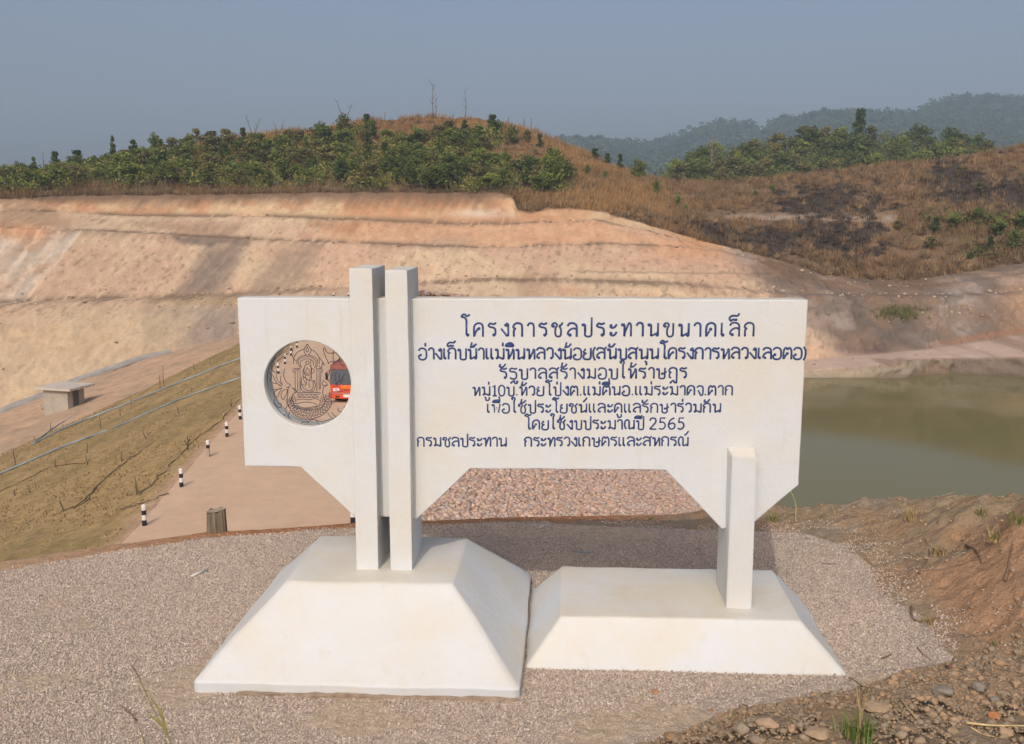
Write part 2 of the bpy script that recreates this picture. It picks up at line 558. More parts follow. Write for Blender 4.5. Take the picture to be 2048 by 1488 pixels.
# upstream face under the riprap
tt = np.linspace(0, 1, 40)
yy = np.arange(16, 152, 1.0)
Yg, Tg = np.meshgrid(yy, tt, indexing='ij')
Xg = x_left(Yg) + 8.2 + Tg * 34
Zg = Z_CREST - Tg * 34 / 2.9
riprap_bed = structure(link('riprap_slope', grid_mesh('riprap_slope', np.stack([Xg, Yg, Zg], -1), road_cols(Xg, Yg) * .8),
                            attr_mat('riprap_soil', scale=2, var=.2, bstr=.4)))

# ------------------------------------------------------------------ excavated hillside and the hill: lofts between surveyed lines
U = np.arange(-520, 2520, 2.5)
def knots(us, vs): return np.interp(U, us, vs)
def sm(a, w=9):
    k = np.hanning(w + 2)[1:-1]; k /= k.sum()
    return np.convolve(np.pad(a, w // 2, mode='edge'), k, 'valid')
def z_of(v, Yd): 
    y = (744 - v) / FPX
    return EYE + Yd * (-sin(PITCH) + cos(PITCH) * y) / (cos(PITCH) + sin(PITCH) * y)
def y_for_z(v, z):
    y = (744 - v) / FPX
    return (z - EYE) / ((-sin(PITCH) + cos(PITCH) * y) / (cos(PITCH) + sin(PITCH) * y))
def curve_pts(v, Yd):
    y = (744 - v) / FPX
    den = cos(PITCH) + sin(PITCH) * y
    return np.stack([(U - 1024) / FPX / den * Yd, Yd, z_of(v, Yd)], -1)
v0 = sm(knots([-520, 0, 145, 282, 400, 480, 600, 690, 840, 1000, 1200, 1400, 1500, 1610, 1740, 1815, 1856, 1905, 1985, 2048, 2520],
              [980, 826, 767, 720, 694, 682, 640, 603, 597, 655, 710, 738, 750, 759, 759, 759, 751, 749, 753, 758, 770]), 5)
d0 = knots([-520, 0, 145, 282, 400, 480, 600, 690, 840, 1000, 1130, 1200], [92, 112, 120, 128, 134, 137, 142, 147, 147, 138, 128, 124])
dw = y_for_z(v0, Z_WATER - .15)
k = sstep(1130, 1300, U)
d0 = sm(d0 * (1 - k) + dw * k, 9)
c0 = curve_pts(v0, d0)
v0b = knots([-520, 840, 1000, 1200, 1400, 1610, 1743, 1800, 1860, 1950, 2048, 2520], [0, 0, 0, 0, 724, 743, 731, 722, 717, 716, 715, 715])
v1 = sm(knots([-520, 0, 160, 300, 480, 690, 840, 1000, 1200, 1400, 1592, 1800, 1900, 2048, 2520],
              [640, 613, 603, 601, 594, 578, 570, 562, 565, 575, 592, 594, 594, 588, 580]))
d1 = sm(knots([-520, 0, 160, 300, 480, 690, 840, 1000, 1200, 1400, 1592, 1800, 1900, 2048, 2520],
              [118, 132, 138, 143, 148, 153, 154, 152, 146, 142, 142, 144, 143, 142, 135]))
mixk = sstep(1250, 1420, U)
v0b = (v0 - .25 * (v0 - v1)) * (1 - mixk) + np.where(v0b > 0, v0b, 720) * mixk
d0b = (d0 + .2 * (d1 - d0)) * (1 - mixk) + (d0 + 1.5) * mixk
v0c_r = knots([1300, 1400, 1610, 1743, 1860, 1950, 2048, 2520], [700, 702, 719, 709, 697, 683, 667, 640])
d0c_r = knots([1300, 1610, 1860, 2048, 2520], [131, 131.5, 133.5, 137, 135])
v0c = (v0 - .55 * (v0 - v1)) * (1 - mixk) + v0c_r * mixk
d0c = (d0 + .5 * (d1 - d0)) * (1 - mixk) + d0c_r * mixk
v2 = sm(knots([-520, 0, 178, 376, 650, 957, 1100, 1230, 1350, 1450, 1560, 1640, 1700, 1800, 1900, 2048, 2520],
              [472, 456, 462, 474, 485, 497, 493, 490, 494, 505, 538, 562, 568, 577, 568, 548, 540]))
d2 = sm(knots([-520, 0, 178, 376, 650, 957, 1100, 1230, 1350, 1450, 1560, 1640, 1700, 1800, 1900, 2048, 2520],
              [135, 150, 157, 162, 166, 166, 164, 160, 158, 156, 154, 153, 152, 152, 152, 150, 145]))
v3 = sm(knots([-520, 0, 150, 283, 540, 700, 923, 1010, 1030, 1060, 1200, 1300, 1400, 1550, 1640, 1700, 1800, 2048, 2520],
              [425, 421, 425, 433, 433, 440, 450, 450, 448, 446, 442, 464, 492, 528, 553, 561, 569, 536, 530]), 5)
d3 = d2 + knots([-520, 900, 1300, 1640, 2520], [9.5, 9.5, 7, 4.5, 4.5])
v4 = sm(knots([-520, 0, 150, 400, 650, 1000, 1026, 1036, 1060, 1090, 1150, 1200, 1300, 1400, 1550, 1640, 1700, 1800, 1976, 2048, 2520],
              [402, 397, 392, 390, 386, 386, 392, 420, 425, 416, 416, 420, 450, 480, 518, 546, 556, 562, 538, 524, 520]), 3)
v4 = v4 + 5.0 * (fbm(U * .045, U * 0 + 3.3, 88, 4) - .5) * sstep(1030, 1000, U) + 3 * (fbm(U * .06, U * 0 + 1.3, 89, 3) - .5)
d4 = d3 + 5.5
v5 = sm(knots([-520, 0, 300, 650, 1000, 1100, 1200, 1300, 1350, 1450, 1600, 1800, 1900, 2048, 2520],
              [392, 376, 356, 335, 325, 340, 368, 412, 430, 436, 434, 440, 446, 440, 440]))
d5 = sm(knots([-520, 0, 300, 650, 1000, 1100, 1200, 1300, 1350, 1450, 1600, 1800, 1900, 2048, 2520],
              [155, 182, 196, 208, 213, 208, 202, 194, 190, 187, 184, 181, 179, 173, 165]))
v6 = sm(knots([-520, 0, 110, 220, 380, 500, 620, 740, 870, 950, 1050, 1110, 1180, 1240, 1300, 1340, 1420, 1500, 1650, 1740, 1850, 1900, 2048, 2520],
              [425, 358, 345, 325, 292, 273, 258, 240, 235, 237, 257, 280, 312, 338, 357, 364, 366, 362, 345, 335, 322, 314, 293, 250]), 13)
d6 = sm(knots([-520, 0, 300, 650, 870, 1100, 1300, 1500, 1800, 2048, 2520], [172, 200, 222, 242, 250, 242, 226, 226, 226, 216, 200]))
def bench(v, d, dep):      # inner edge of a level bench
    z = z_of(v, d); d2_ = d + dep
    y = (z + .05 - EYE) / d2_
    a = np.arctan(y) + PITCH
    return 744 - FPX * np.tan(a), d2_
cur = []
cur += [(y_v, y_d, s, r) for y_v, y_d, s, r in []]
b1 = bench(v1, d1, 5.0); b2 = bench(v2, d2, 3.2); b3 = bench(v3, d3, 2.6); b5 = bench(v5, d5, 1.5)
P0 = curve_pts(v0, d0)
below = P0.copy(); below[:, 2] -= 4; below[:, 1] -= 7; below[:, 0] *= .97
lines_cut = [(below, 4), (P0, 10), (curve_pts(v0b, d0b), 14), (curve_pts(v0c, d0c), 30), (curve_pts(v1, d1), 4),
             (curve_pts(*b1), 42), (curve_pts(v2, d2), 3), (curve_pts(*b2), 22), (curve_pts(v3, d3), 3), (curve_pts(*b3), 24), (curve_pts(v4, d4), 0)]
def loft(lines):
    rows = []; ts = []
    for i in range(len(lines) - 1):
        a, n = lines[i]; b = lines[i + 1][0]
        for k in range(n):
            t = k / n
            rows.append(a * (1 - t) + b * t); ts.append(i + t)
    rows.append(lines[-1][0]); ts.append(len(lines) - 1)
    return np.stack(rows), np.array(ts)
def proj_uv(P):
    d = P - O3
    dep = d[..., 1] * cos(PITCH) - d[..., 2] * sin(PITCH)
    up = d[..., 1] * sin(PITCH) + d[..., 2] * cos(PITCH)
    return 1024 + FPX * d[..., 0] / dep, 744 - FPX * up / dep
CUT, cut_t = loft(lines_cut)
TT = np.repeat(cut_t[:, None], CUT.shape[1], 1)
Xc, Yc, Zc = CUT[..., 0].copy(), CUT[..., 1].copy(), CUT[..., 2].copy()
uu, vv = proj_uv(CUT)
face = 1 - sstep(.0, .08, np.abs(((TT - np.round(TT)))) * 0 + 0)   # all ones
gul = fbm(Xc * .7 - Zc * .4, Zc * .14, 61, 4) - .5                 # slanting gullies
big = fbm(Xc * .06, Zc * .09, 63, 4) - .5
med = fbm(Xc * .22, Zc * .28, 65, 4) - .5
fin = fbm(Xc * 1.3, Zc * 1.3, 67, 4) - .5
edge0 = sstep(1.0, 1.6, TT) * sstep(10, 9.7, TT)
bucket = np.abs(np.modf(np.abs(Xc * 1.15 - Zc * .7 + 2.0 * med + 300))[0] - .5) * 2  # excavator teeth marks
upper = sstep(5.0, 7.0, TT)
rough_r = sstep(1450, 1650, uu)
left_q = sstep(8, -8, uu - (168 - (vv - 458) * .82)) * sstep(450, 470, vv) * sstep(606, 598, vv)      # fluted quarry at far left
smooth_mid = 1 - .85 * sstep(4.9, 5.2, TT) * sstep(6.1, 5.9, TT) * sstep(1200, 1000, uu)
disp = 1.3 * big + (.6 + 2.6 * rough_r) * med * smooth_mid + (.05 + .10 * upper) * gul * smooth_mid + (.14 + 1.3 * rough_r) * fin
disp = disp + upper * .035 * (bucket - .5) * (.4 + 1.2 * vnoise(Xc * .12, Zc * .3, 92)) * sstep(1500, 1300, uu)
disp = disp + left_q * (.8 * (np.abs(np.modf(np.abs(Xc * .42 + 1.5 * med))[0] - .5) * 2 - .5) - .8)
CUT[..., 1] -= disp * edge0
CUT[..., 2] += .35 * (med + fin) * edge0
# soil colours of the strata
def A(*c): return np.array(c, float)
peach = A(.62, .425, .275); cream = A(.66, .50, .315); pink = A(.60, .395, .26); rust = A(.55, .275, .13); brownc = A(.30, .205, .13); greyb = A(.27, .215, .165)
yel = A(.66, .485, .265); white = A(.70, .61, .47); pgrey = A(.42, .335, .265)
def blend(c, col, k):
    k = np.clip(k, 0, 1)[..., None]
    return c * (1 - k) + col * k
def gauss(x, m, s): return np.exp(-((x - m) / s) ** 2)
na = fbm(Xc * .11, Zc * .3, 71, 4); nb = fbm(Xc * .35, Zc * .6, 73, 4); ncol = fbm(Xc * .045, Zc * .13, 75, 3); nd = fbm(Xc * 1.5 - Zc * .8, Zc * .2, 77, 4)
wob = 14 * (fbm(Xc * 1.1 - Zc * .6, Zc * .2, 82, 3) - .5) + 10 * (na - .5)
c = np.broadcast_to(peach, CUT.shape).copy()
c = blend(c, cream, sstep(.42, .62, na) * .8)
c = blend(c, pink, sstep(.5, .68, ncol) * .8)
c = blend(c, brownc * 1.5, sstep(.50, .72, nd) * .22)
c = blend(c, cream * 1.05, sstep(.46, .30, nd) * .10)
nfine = fbm(Xc * 3.2 - Zc * 1.7, Zc * .5, 79, 3); spk = fbm(Xc * 1.7, Zc * 2.2, 80, 3)
c = blend(c, brownc * 1.2, sstep(.56, .70, nfine) * .11)
c = blend(c, brownc * .8, sstep(.66, .74, spk) * .5)
# top face under the rim: rust and yellow
top = sstep(8.6, 9.4, TT)
c = blend(c, yel, top * (1 - sstep(.5, .6, nb)) * .55)
c = blend(c, rust, top * sstep(.42, .62, ncol * .5 + nb * .5) * .75 * sstep(1350, 1050, uu))
c = blend(c, rust * 1.15, gauss(uu, 880, 120) * sstep(9.25, 9.7, TT) * .85)
c = blend(c, white, gauss(uu, 960, 60) * gauss(TT, 9.35, .14) * .7)
c = blend(c, brownc * .8, sstep(9.78, 9.96, TT + wob * .012) * .8)
mid = sstep(6.8, 7.2, TT) * sstep(8.6, 8.2, TT)
c = blend(c, cream, mid * sstep(.4, .6, nb) * .5)
c = blend(c, rust * 1.1, mid * sstep(.58, .7, ncol) * .45)
# brown topsoil washed over the lip, darker soil spilt over the face
c = blend(c, A(.22, .145, .09), sstep(9.30, 9.92, TT + wob * .025) * .92 * sstep(1020, 960, uu))
def soft_poly(poly, soft):
    k = in_poly(uu, vv, poly).astype(float)
    n = len(poly); d = np.full(uu.shape, 1e9)
    for i in range(n):
        ax, ay = poly[i]; bx, by = poly[(i + 1) % n]
        t = np.clip(((uu - ax) * (bx - ax) + (vv - ay) * (by - ay)) / ((bx - ax) ** 2 + (by - ay) ** 2), 0, 1)
        d = np.minimum(d, np.hypot(uu - ax - t * (bx - ax), vv - ay - t * (by - ay)))
    d = np.where(k > 0, d, -d) + wob
    return sstep(-soft, soft, d)
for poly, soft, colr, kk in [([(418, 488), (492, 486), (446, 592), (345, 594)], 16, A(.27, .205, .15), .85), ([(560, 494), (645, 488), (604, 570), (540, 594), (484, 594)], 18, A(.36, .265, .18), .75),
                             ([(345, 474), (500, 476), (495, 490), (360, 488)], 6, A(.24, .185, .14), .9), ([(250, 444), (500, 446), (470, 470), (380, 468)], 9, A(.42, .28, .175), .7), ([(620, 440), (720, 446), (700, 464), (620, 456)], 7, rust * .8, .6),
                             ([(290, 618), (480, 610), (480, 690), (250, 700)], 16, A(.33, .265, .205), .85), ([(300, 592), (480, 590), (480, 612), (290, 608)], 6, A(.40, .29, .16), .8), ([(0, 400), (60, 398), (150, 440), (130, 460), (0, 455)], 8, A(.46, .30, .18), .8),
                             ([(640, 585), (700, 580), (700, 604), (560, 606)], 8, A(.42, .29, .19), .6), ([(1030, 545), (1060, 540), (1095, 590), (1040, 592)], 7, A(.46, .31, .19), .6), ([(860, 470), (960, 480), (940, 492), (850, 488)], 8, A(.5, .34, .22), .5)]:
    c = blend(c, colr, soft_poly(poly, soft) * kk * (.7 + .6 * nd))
# pale quarry at the left edge
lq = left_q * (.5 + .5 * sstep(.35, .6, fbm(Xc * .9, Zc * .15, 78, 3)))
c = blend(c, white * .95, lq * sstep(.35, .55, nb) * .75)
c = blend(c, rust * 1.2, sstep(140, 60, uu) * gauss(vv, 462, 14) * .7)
c = blend(c, yel, sstep(1.0, 1.4, TT) * sstep(4.0, 3.2, TT) * sstep(430, 300, uu) * .55)
c = blend(c, cream * 1.0, sstep(1.0, 1.4, TT) * sstep(4.0, 3.4, TT) * sstep(500, 300, uu) * sstep(.4, .6, nb) * .5)
# middle right: orange pink, then grey soil low by the water
c = blend(c, rust * 1.25, gauss(uu, 1390, 90) * gauss(vv, 490, 30) * .7)
c = blend(c, rust * 1.1, gauss(uu, 1145, 26) * gauss(vv, 582, 8) * .5)
g = sstep(-40, 60, uu - (1420 + (vv - 470) * 1.1) + wob * 2)
c = blend(c, pgrey * .72, g * (.5 + .5 * sstep(.30, .55, na)) * sstep(6.4, 5.2, TT))
c = blend(c, A(.27, .185, .125), g * (.55 + .4 * sstep(.38, .6, nb)))
c = blend(c, A(.44, .36, .29), g * sstep(.56, .66, fbm(Xc * .16, Zc * .3, 84, 4)) * .8)
c = blend(c, greyb * .82, g * sstep(.5, .62, nb) * .75 * sstep(2.6, 3.2, TT))
c = blend(c, greyb * .75, g * gauss(uu - (vv - 640) * 1.1, 1740, 40) * sstep(3, 3.3, TT) * sstep(5.0, 4.6, TT) * .7)
c = blend(c, A(.26, .16, .09), g * sstep(5.2, 6.0, TT) * sstep(.35, .55, na) * .8)
c = blend(c, A(.20, .125, .10), gauss(uu, 1730, 55) * gauss(vv, 697, 11) * 1.0)
c = blend(c, A(.20, .15, .11), gauss(vv, 545 + 3 * np.sin(uu * .01), 1.6) * sstep(1120, 1180, uu) * .55)
c = blend(c, A(.55, .47, .38), gauss(uu, 1918, 34) * gauss(vv, 640, 28) * .9 * (.4 + nb))
c = blend(c, A(.55, .36, .22), gauss(uu, 2048, 42) * gauss(vv, 610, 60) * .9)
c = blend(c, A(.40, .215, .125), g * gauss(vv, 690 - (uu - 1864) * .17, 7) * sstep(1840, 1900, uu) * .8)
strip = sstep(1.95, 2.08, TT) * sstep(3.05, 2.9, TT) * sstep(1400, 1560, uu)
c = blend(c, A(.62, .455, .335), strip * (.75 + .3 * nb))
c = blend(c, A(.40, .325, .22), sstep(1400, 1560, uu) * sstep(1.0, 1.1, TT) * sstep(2.0, 1.9, TT) * .9)
c = blend(c, A(.23, .17, .125), sstep(1880, 1900, uu) * sstep(1.0, 1.1, TT) * sstep(2.0, 1.9, TT) * .75)
c = blend(c, A(.14, .105, .07), sstep(1400, 1560, uu) * sstep(1.35, 1.05, TT) * .7)
# bench treads carry loose dark rubble
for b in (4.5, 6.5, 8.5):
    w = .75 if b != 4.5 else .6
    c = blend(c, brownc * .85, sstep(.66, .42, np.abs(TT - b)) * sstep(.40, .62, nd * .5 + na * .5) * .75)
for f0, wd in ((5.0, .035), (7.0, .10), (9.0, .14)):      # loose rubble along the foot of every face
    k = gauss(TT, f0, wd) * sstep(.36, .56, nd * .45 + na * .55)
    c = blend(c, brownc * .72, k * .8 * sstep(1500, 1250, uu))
rill = fbm(Xc * .25, Zc * .5, 90, 5)
c = blend(c, brownc, g * sstep(.54, .64, rill) * .7)
c = c * A(.86, .87, .90) * (1 + .25 * fin[..., None]) * (1 - .16 * (g * (1 - strip))[..., None])
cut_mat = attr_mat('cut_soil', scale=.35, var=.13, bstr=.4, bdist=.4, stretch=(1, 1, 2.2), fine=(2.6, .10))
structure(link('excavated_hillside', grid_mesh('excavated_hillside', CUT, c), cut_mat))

# the wooded and grassy hill above the cut
P6 = curve_pts(v6, d6)
back = P6.copy(); back[:, 1] += 45; back[:, 0] *= 1.15; back[:, 2] -= 14
lines_hill = [(CUT[-1].copy(), 30), (curve_pts(v5, d5), 3), (curve_pts(*b5), 44), (P6, 10), (back, 0)]
HILL, hill_t = loft(lines_hill)
TH = np.repeat(hill_t[:, None], HILL.shape[1], 1)
hx, hy, hz = HILL[..., 0].copy(), HILL[..., 1].copy(), HILL[..., 2].copy()
hb = fbm(hx * .05, hy * .05 + hz * .05, 81, 4) - .5; hm = fbm(hx * .25, hy * .2 + hz * .25, 83, 4) - .5; hf = fbm(hx * 1.1, hz * 1.1 + hy * .7, 85, 3) - .5
ek = sstep(0, .15, TH)
HILL[..., 2] += (1.2 * hb * sstep(3, 2.6, TH) + .8 * hm + .35 * hf) * ek
HILL[..., 1] -= (1.0 * hm + .5 * hf) * ek * sstep(3, 2.8, TH)
hu, hv = proj_uv(HILL)
straw = A(.40, .235, .095); straw2 = A(.33, .18, .075); dry = A(.24, .145, .075); char = A(.045, .040, .034); olv = A(.12, .12, .045)
c = np.broadcast_to(straw2 * .62, HILL.shape).copy()
k1 = fbm(hx * .14, hz * .2 + hy * .1, 91, 4); k2 = fbm(hx * .5, hz * .6 + hy * .3, 93, 4)
c = blend(c, straw * .9, sstep(.42, .6, k1))
c = blend(c, dry, sstep(.5, .66, k2) * .6)
right = sstep(1290, 1420, hu)
burn_w = (gauss(hu, 1640, 130) * gauss(hv, 398, 34) + gauss(hu, 1630, 150) * gauss(hv, 480, 34) + gauss(hu, 1935, 70) * gauss(hv, 375, 42)
          + gauss(hu, 2040, 50) * gauss(hv, 390, 40) + 1.1 * gauss(hu, 1450, 110) * gauss(hv, 468 + (hu - 1450) * .25, 16) + gauss(hu, 1900, 40) * gauss(hv, 350, 30))
BURN = right * np.clip(sstep(.42, .56, burn_w * .74 + (k1 - .5) * .9 + (k2 - .5) * 1.3 + .15), 0, 1)
c = blend(c, A(.19, .13, .085), right * .7)
c = blend(c, char, BURN * (.75 + .25 * k2))
c = blend(c, olv * 1.2, gauss(hu, 1960, 80) * gauss(hv, 475, 28) * .6)
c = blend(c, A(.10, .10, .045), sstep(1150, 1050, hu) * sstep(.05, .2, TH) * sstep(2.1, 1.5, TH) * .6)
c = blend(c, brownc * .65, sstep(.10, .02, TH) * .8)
c = blend(c, A(.36, .285, .21), right * sstep(.95, 1.0, TH) * sstep(2.12, 2.02, TH) * sstep(1440, 1470, hu) * sstep(1830, 1780, hu) * .9)
hill_mat = attr_mat('hill_soil', scale=.6, var=.25, bstr=.8, bdist=.6, fine=(2.2, .2))
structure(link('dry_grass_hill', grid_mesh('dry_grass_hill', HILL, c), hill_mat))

# valley floor between the toe of the dam and the hillside
rows = []
toeY = np.linspace(152, 40, U.size // 4)
toeX = x_left(toeY) - toe_p(toeY); toeZ = Z_CREST - toe_p(toeY) / 3.0 - .05
toe = np.stack([toeX, toeY, toeZ], -1)
cc = CUT[4][::-1]
sel = cc[(U[::-1] < 720)]
idx = np.linspace(0, len(sel) - 1, len(toe)).astype(int)
hs = sel[idx].copy(); hs[:, 2] += .1
nT = 40
VF = np.stack([toe * (1 - t) + hs * t for t in np.linspace(-.05, 1.02, nT)])
vn = fbm(VF[..., 0] * .3, VF[..., 1] * .3, 95, 4); vn2 = fbm(VF[..., 0] * 1.2, VF[..., 1] * 1.2, 97, 4)
VF[..., 2] += .5 * (vn - .5) * sstep(0, .25, np.linspace(0, 1, nT))[:, None] + .2 * (vn2 - .5)
c = np.broadcast_to(A(.52, .345, .22), VF.shape).copy()
c = blend(c, A(.44, .31, .20), sstep(.45, .6, vn))
c = blend(c, brownc, sstep(.6, .7, vn2) * .5)
structure(link('valley_floor', grid_mesh('valley_floor', VF, c), attr_mat('valley_soil', scale=1.0, var=.15, bstr=.5, bdist=.2, fine=(8, .12))))

# water
m, nt, b = new_mat('reservoir_water')
b.inputs['Base Color'].default_value = (.17, .154, .068, 1)
b.inputs['Roughness'].default_value = .06
b.inputs['Specular IOR Level'].default_value = .13
b.inputs['IOR'].default_value = 1.33
bump(nt, b, noise_tex(nt, 1.6, 3, .5, stretch=(1, .6, 1)), .06, .05)
me = mesh_np('reservoir_water', [(-22, 20, Z_WATER), (150, 20, Z_WATER), (150, 175, Z_WATER), (-22, 175, Z_WATER)], [[0, 1, 2, 3]])
structure(link('reservoir_water', me, m))

# ground sheet to the horizon, far below everything in view
me = mesh_np('far_ground', [(-2700, -300, -38), (2700, -300, -38), (2700, 3700, -38), (-2700, 3700, -38)], [[0, 1, 2, 3]])
structure(link('far_ground', me, simple('far_soil', (.10, .11, .05), .95, .3, .01, 0)))

# wooded rise behind the saddle and the far mountain range
def ridge_surface(name, u, vtop, dtop, vbot, dbot, mat, n=26, amp=4, cols=(A(.05, .07, .025), A(.075, .095, .035)), seed=101):
    out = []
    for t in np.linspace(0, 1, n):
        v = vbot + (vtop - vbot) * t; d = dbot + (dtop - dbot) * t
        y = (744 - v) / FPX; den = cos(PITCH) + sin(PITCH) * y
        out.append(np.stack([(u - 1024) / FPX / den * d, d, EYE + d * (-sin(PITCH) + cos(PITCH) * y) / den], -1))
    last = out[-1].copy(); last[:, 1] += (dtop - dbot) * .8; last[:, 0] *= 1.2; last[:, 2] -= np.abs(last[:, 2]) * .5 + 10
    out.append(last)
    G = np.stack(out)
    G[..., 2] += amp * (fbm(G[..., 0] * .02, G[..., 1] * .02, seed, 4) - .5) * np.linspace(1, .3, n + 1)[:, None]
    k = sstep(.4, .6, fbm(G[..., 0] * .05, G[..., 1] * .05, seed + 5, 4))
    c = blend(np.broadcast_to(cols[0], G.shape).copy(), cols[1], k)
    structure(link(name, grid_mesh(name, G, c), mat))
    return G
u2 = np.arange(1200, 2300, 6.0)
vt = np.interp(u2, [1200, 1340, 1400, 1500, 1600, 1700, 1800, 1900, 1960, 2050, 2300], [372, 356, 326, 306, 294, 288, 288, 293, 302, 320, 340])
rise_mat = attr_mat('forest_floor', scale=.3, var=.3, bstr=.6, bdist=.6)
RISE = ridge_surface('wooded_rise', u2, vt, np.full(u2.shape, 345.0), np.full(u2.shape, 385.0), np.full(u2.shape, 285.0), rise_mat, amp=3)
u3 = np.arange(900, 2700, 8.0)
vt3 = np.interp(u3, [900, 1100, 1150, 1190, 1240, 1300, 1345, 1400, 1440, 1480, 1515, 1560, 1620, 1680, 1740, 1820, 1865, 1930, 2000, 2048, 2150, 2300, 2700],
                [285, 284, 281, 279, 286, 290, 279, 257, 247, 248, 261, 245, 232, 222, 227, 231, 209, 198, 193, 203, 190, 215, 240])
MTN = ridge_surface('far_mountain', u3, vt3, 1900 + 100 * np.sin(u3 * .01), np.full(u3.shape, 400.0), np.full(u3.shape, 900.0),
                    attr_mat('far_forest_floor', scale=.02, var=.3, bstr=.5, bdist=3), n=40, amp=45, seed=111, cols=(A(.03, .05, .022), A(.04, .06, .026)))
#@@OBJECTS
# =================================================================== THE SIGN
m_white = None
def white_paint():
    m, nt, b = new_mat('white_masonry_paint')
    n = noise_tex(nt, 1.3, 6, .65)
    r = ramp(nt, [(.44, (.625, .655, .665)), (.68, (.64, .62, .545))])
    nt.links.new(n, r.inputs[0])
    n2 = noise_tex(nt, 2.2, 6, .7, stretch=(3.2, 3.2, .35))     # runs and drips
    r2 = ramp(nt, [(.58, (1, 1, 1)), (.76, (.95, .88, .76))])
    nt.links.new(n2, r2.inputs[0])
    n4 = noise_tex(nt, 26, 2, .5)
    r4 = ramp(nt, [(.20, (.62, .55, .46)), (.245, (1, 1, 1))])
    nt.links.new(n4, r4.inputs[0])
    c = mixrgb(nt, 'MULTIPLY', r.outputs[0], r2.outputs[0])
    c = mixrgb(nt, 'MULTIPLY', c, r4.outputs[0], .5)
    # clay dust settles on whatever faces upwards
    ge = nt.nodes.new('ShaderNodeNewGeometry'); sx = nt.nodes.new('ShaderNodeSeparateXYZ')
    nt.links.new(ge.outputs['Normal'], sx.inputs[0])
    r5 = ramp(nt, [(.62, (0, 0, 0)), (1.0, (1, 1, 1))]); nt.links.new(sx.outputs['Z'], r5.inputs[0])
    n6 = noise_tex(nt, 2.1, 6, .7); r6 = ramp(nt, [(.30, (.25,) * 3), (.68, (1, 1, 1))]); nt.links.new(n6, r6.inputs[0])
    k = mixrgb(nt, 'MULTIPLY', r5.outputs[0], r6.outputs[0])
    bw = nt.nodes.new('ShaderNodeRGBToBW'); nt.links.new(k, bw.inputs[0])
    mx = mixrgb(nt, 'MIX', c, (.60, .545, .43, 1), bw.outputs[0])
    nt.links.new(mx, b.inputs['Base Color'])
    b.inputs['Roughness'].default_value = .62
    b.inputs['Specular IOR Level'].default_value = .3
    n3 = noise_tex(nt, 14, 6, .65)
    bump(nt, b, n3, .4, .014)
    return m
m_white = white_paint()
m_letter = simple('navy_enamel', (.038, .066, .185), .45, .35, 40, .2, .002)
m_wire = simple('blue_grey_wrought_iron', (.085, .08, .10), .5, .3, 50, .2, .002, metallic=.3)
m_mortar = simple('raw_mortar', (.34, .26, .185), .95, .3, 14, .6, .02)

sign = empty('project_sign', tuple(SIGN0), -YAW)
tag(sign, 'large white concrete sign with blue Thai lettering and a round iron emblem', 'sign')

# board with its round opening
BT = .20
cu = bpy.data.curves.new('board_outline', 'CURVE')
cu.dimensions = '2D'; cu.fill_mode = 'BOTH'; cu.extrude = BT / 2 - .006; cu.bevel_depth = .006; cu.bevel_resolution = 1
HC, HR = (-1.479, 1.893), .322
out = [(-1.96, 2.508), (2.05, 2.512), (2.045, 1.198), (1.742, .915), (1.52, .865), (1.105, 1.296), (-.305, 1.290), (-.70, .905), (-1.17, .925), (-1.546, 1.284), (-1.96, 1.285)]
def poly_spline(pts):
    s = cu.splines.new('POLY'); s.points.add(len(pts) - 1); s.use_cyclic_u = True
    for p, q in zip(s.points, pts): p.co = (q[0], q[1], 0, 1)
dense = []
for i in range(len(out)):
    a = np.array(out[i]); b_ = np.array(out[(i + 1) % len(out)])
    L = np.linalg.norm(b_ - a); n = max(1, int(L / .12))
    nrm = np.array([-(b_ - a)[1], (b_ - a)[0]]) / L
    for k in range(n):
        p = a + (b_ - a) * k / n
        w = .0035 * (vnoise(np.array([i * 5 + k * .7]), np.array([2.0]), 3)[0] - .5) * 2 if k else 0
        dense.append(p + nrm * w)
poly_spline(dense)
poly_spline([(HC[0] + HR * cos(a) * (1 + .006 * sin(5 * a)), HC[1] + HR * sin(a)) for a in np.linspace(0, 2 * pi, 72, endpoint=False)])
tmp = bpy.data.objects.new('board_outline', cu)
COL.objects.link(tmp)
me = bpy.data.meshes.new_from_object(tmp.evaluated_get(bpy.context.evaluated_depsgraph_get()))
bpy.data.objects.remove(tmp); bpy.data.curves.remove(cu)
me.name = 'board'
me.transform(Matrix.Translation((0, BT / 2, 0)) @ Matrix.Rotation(pi / 2, 4, 'X'))
me.materials.clear(); me.materials.append(m_white)
link('board', me, None, sign)

def worn_box(name, x0, x1, y0, y1, z0, z1, seed, cuts=10, amp=.004, bev=.008, taper=None):
    bm = bmesh.new(); add_box(bm, x0, x1, y0, y1, z0, z1, bev=bev)
    bmesh.ops.triangulate(bm, faces=[f for f in bm.faces if len(f.verts) > 4])
    long_e = [e for e in bm.edges if e.calc_length() > .3]
    bmesh.ops.subdivide_edges(bm, edges=long_e, cuts=cuts, use_grid_fill=True)
    for v in bm.verts:
        o = v.co * 7 + Vector((seed * 3.3, seed, 0))
        v.co += Vector((mnoise.noise(o), mnoise.noise(o + Vector((9, 0, 0))), mnoise.noise(o + Vector((0, 9, 0))) * .6)) * amp
    return bm_mesh(name, bm)
link('pillar', worn_box('pillar', -1.128, -.964, -.13, .37, .50, 2.735, 1), m_white, sign)
link('pillar', worn_box('pillar', -.878, -.719, -.13, .40, .50, 2.722, 2), m_white, sign)
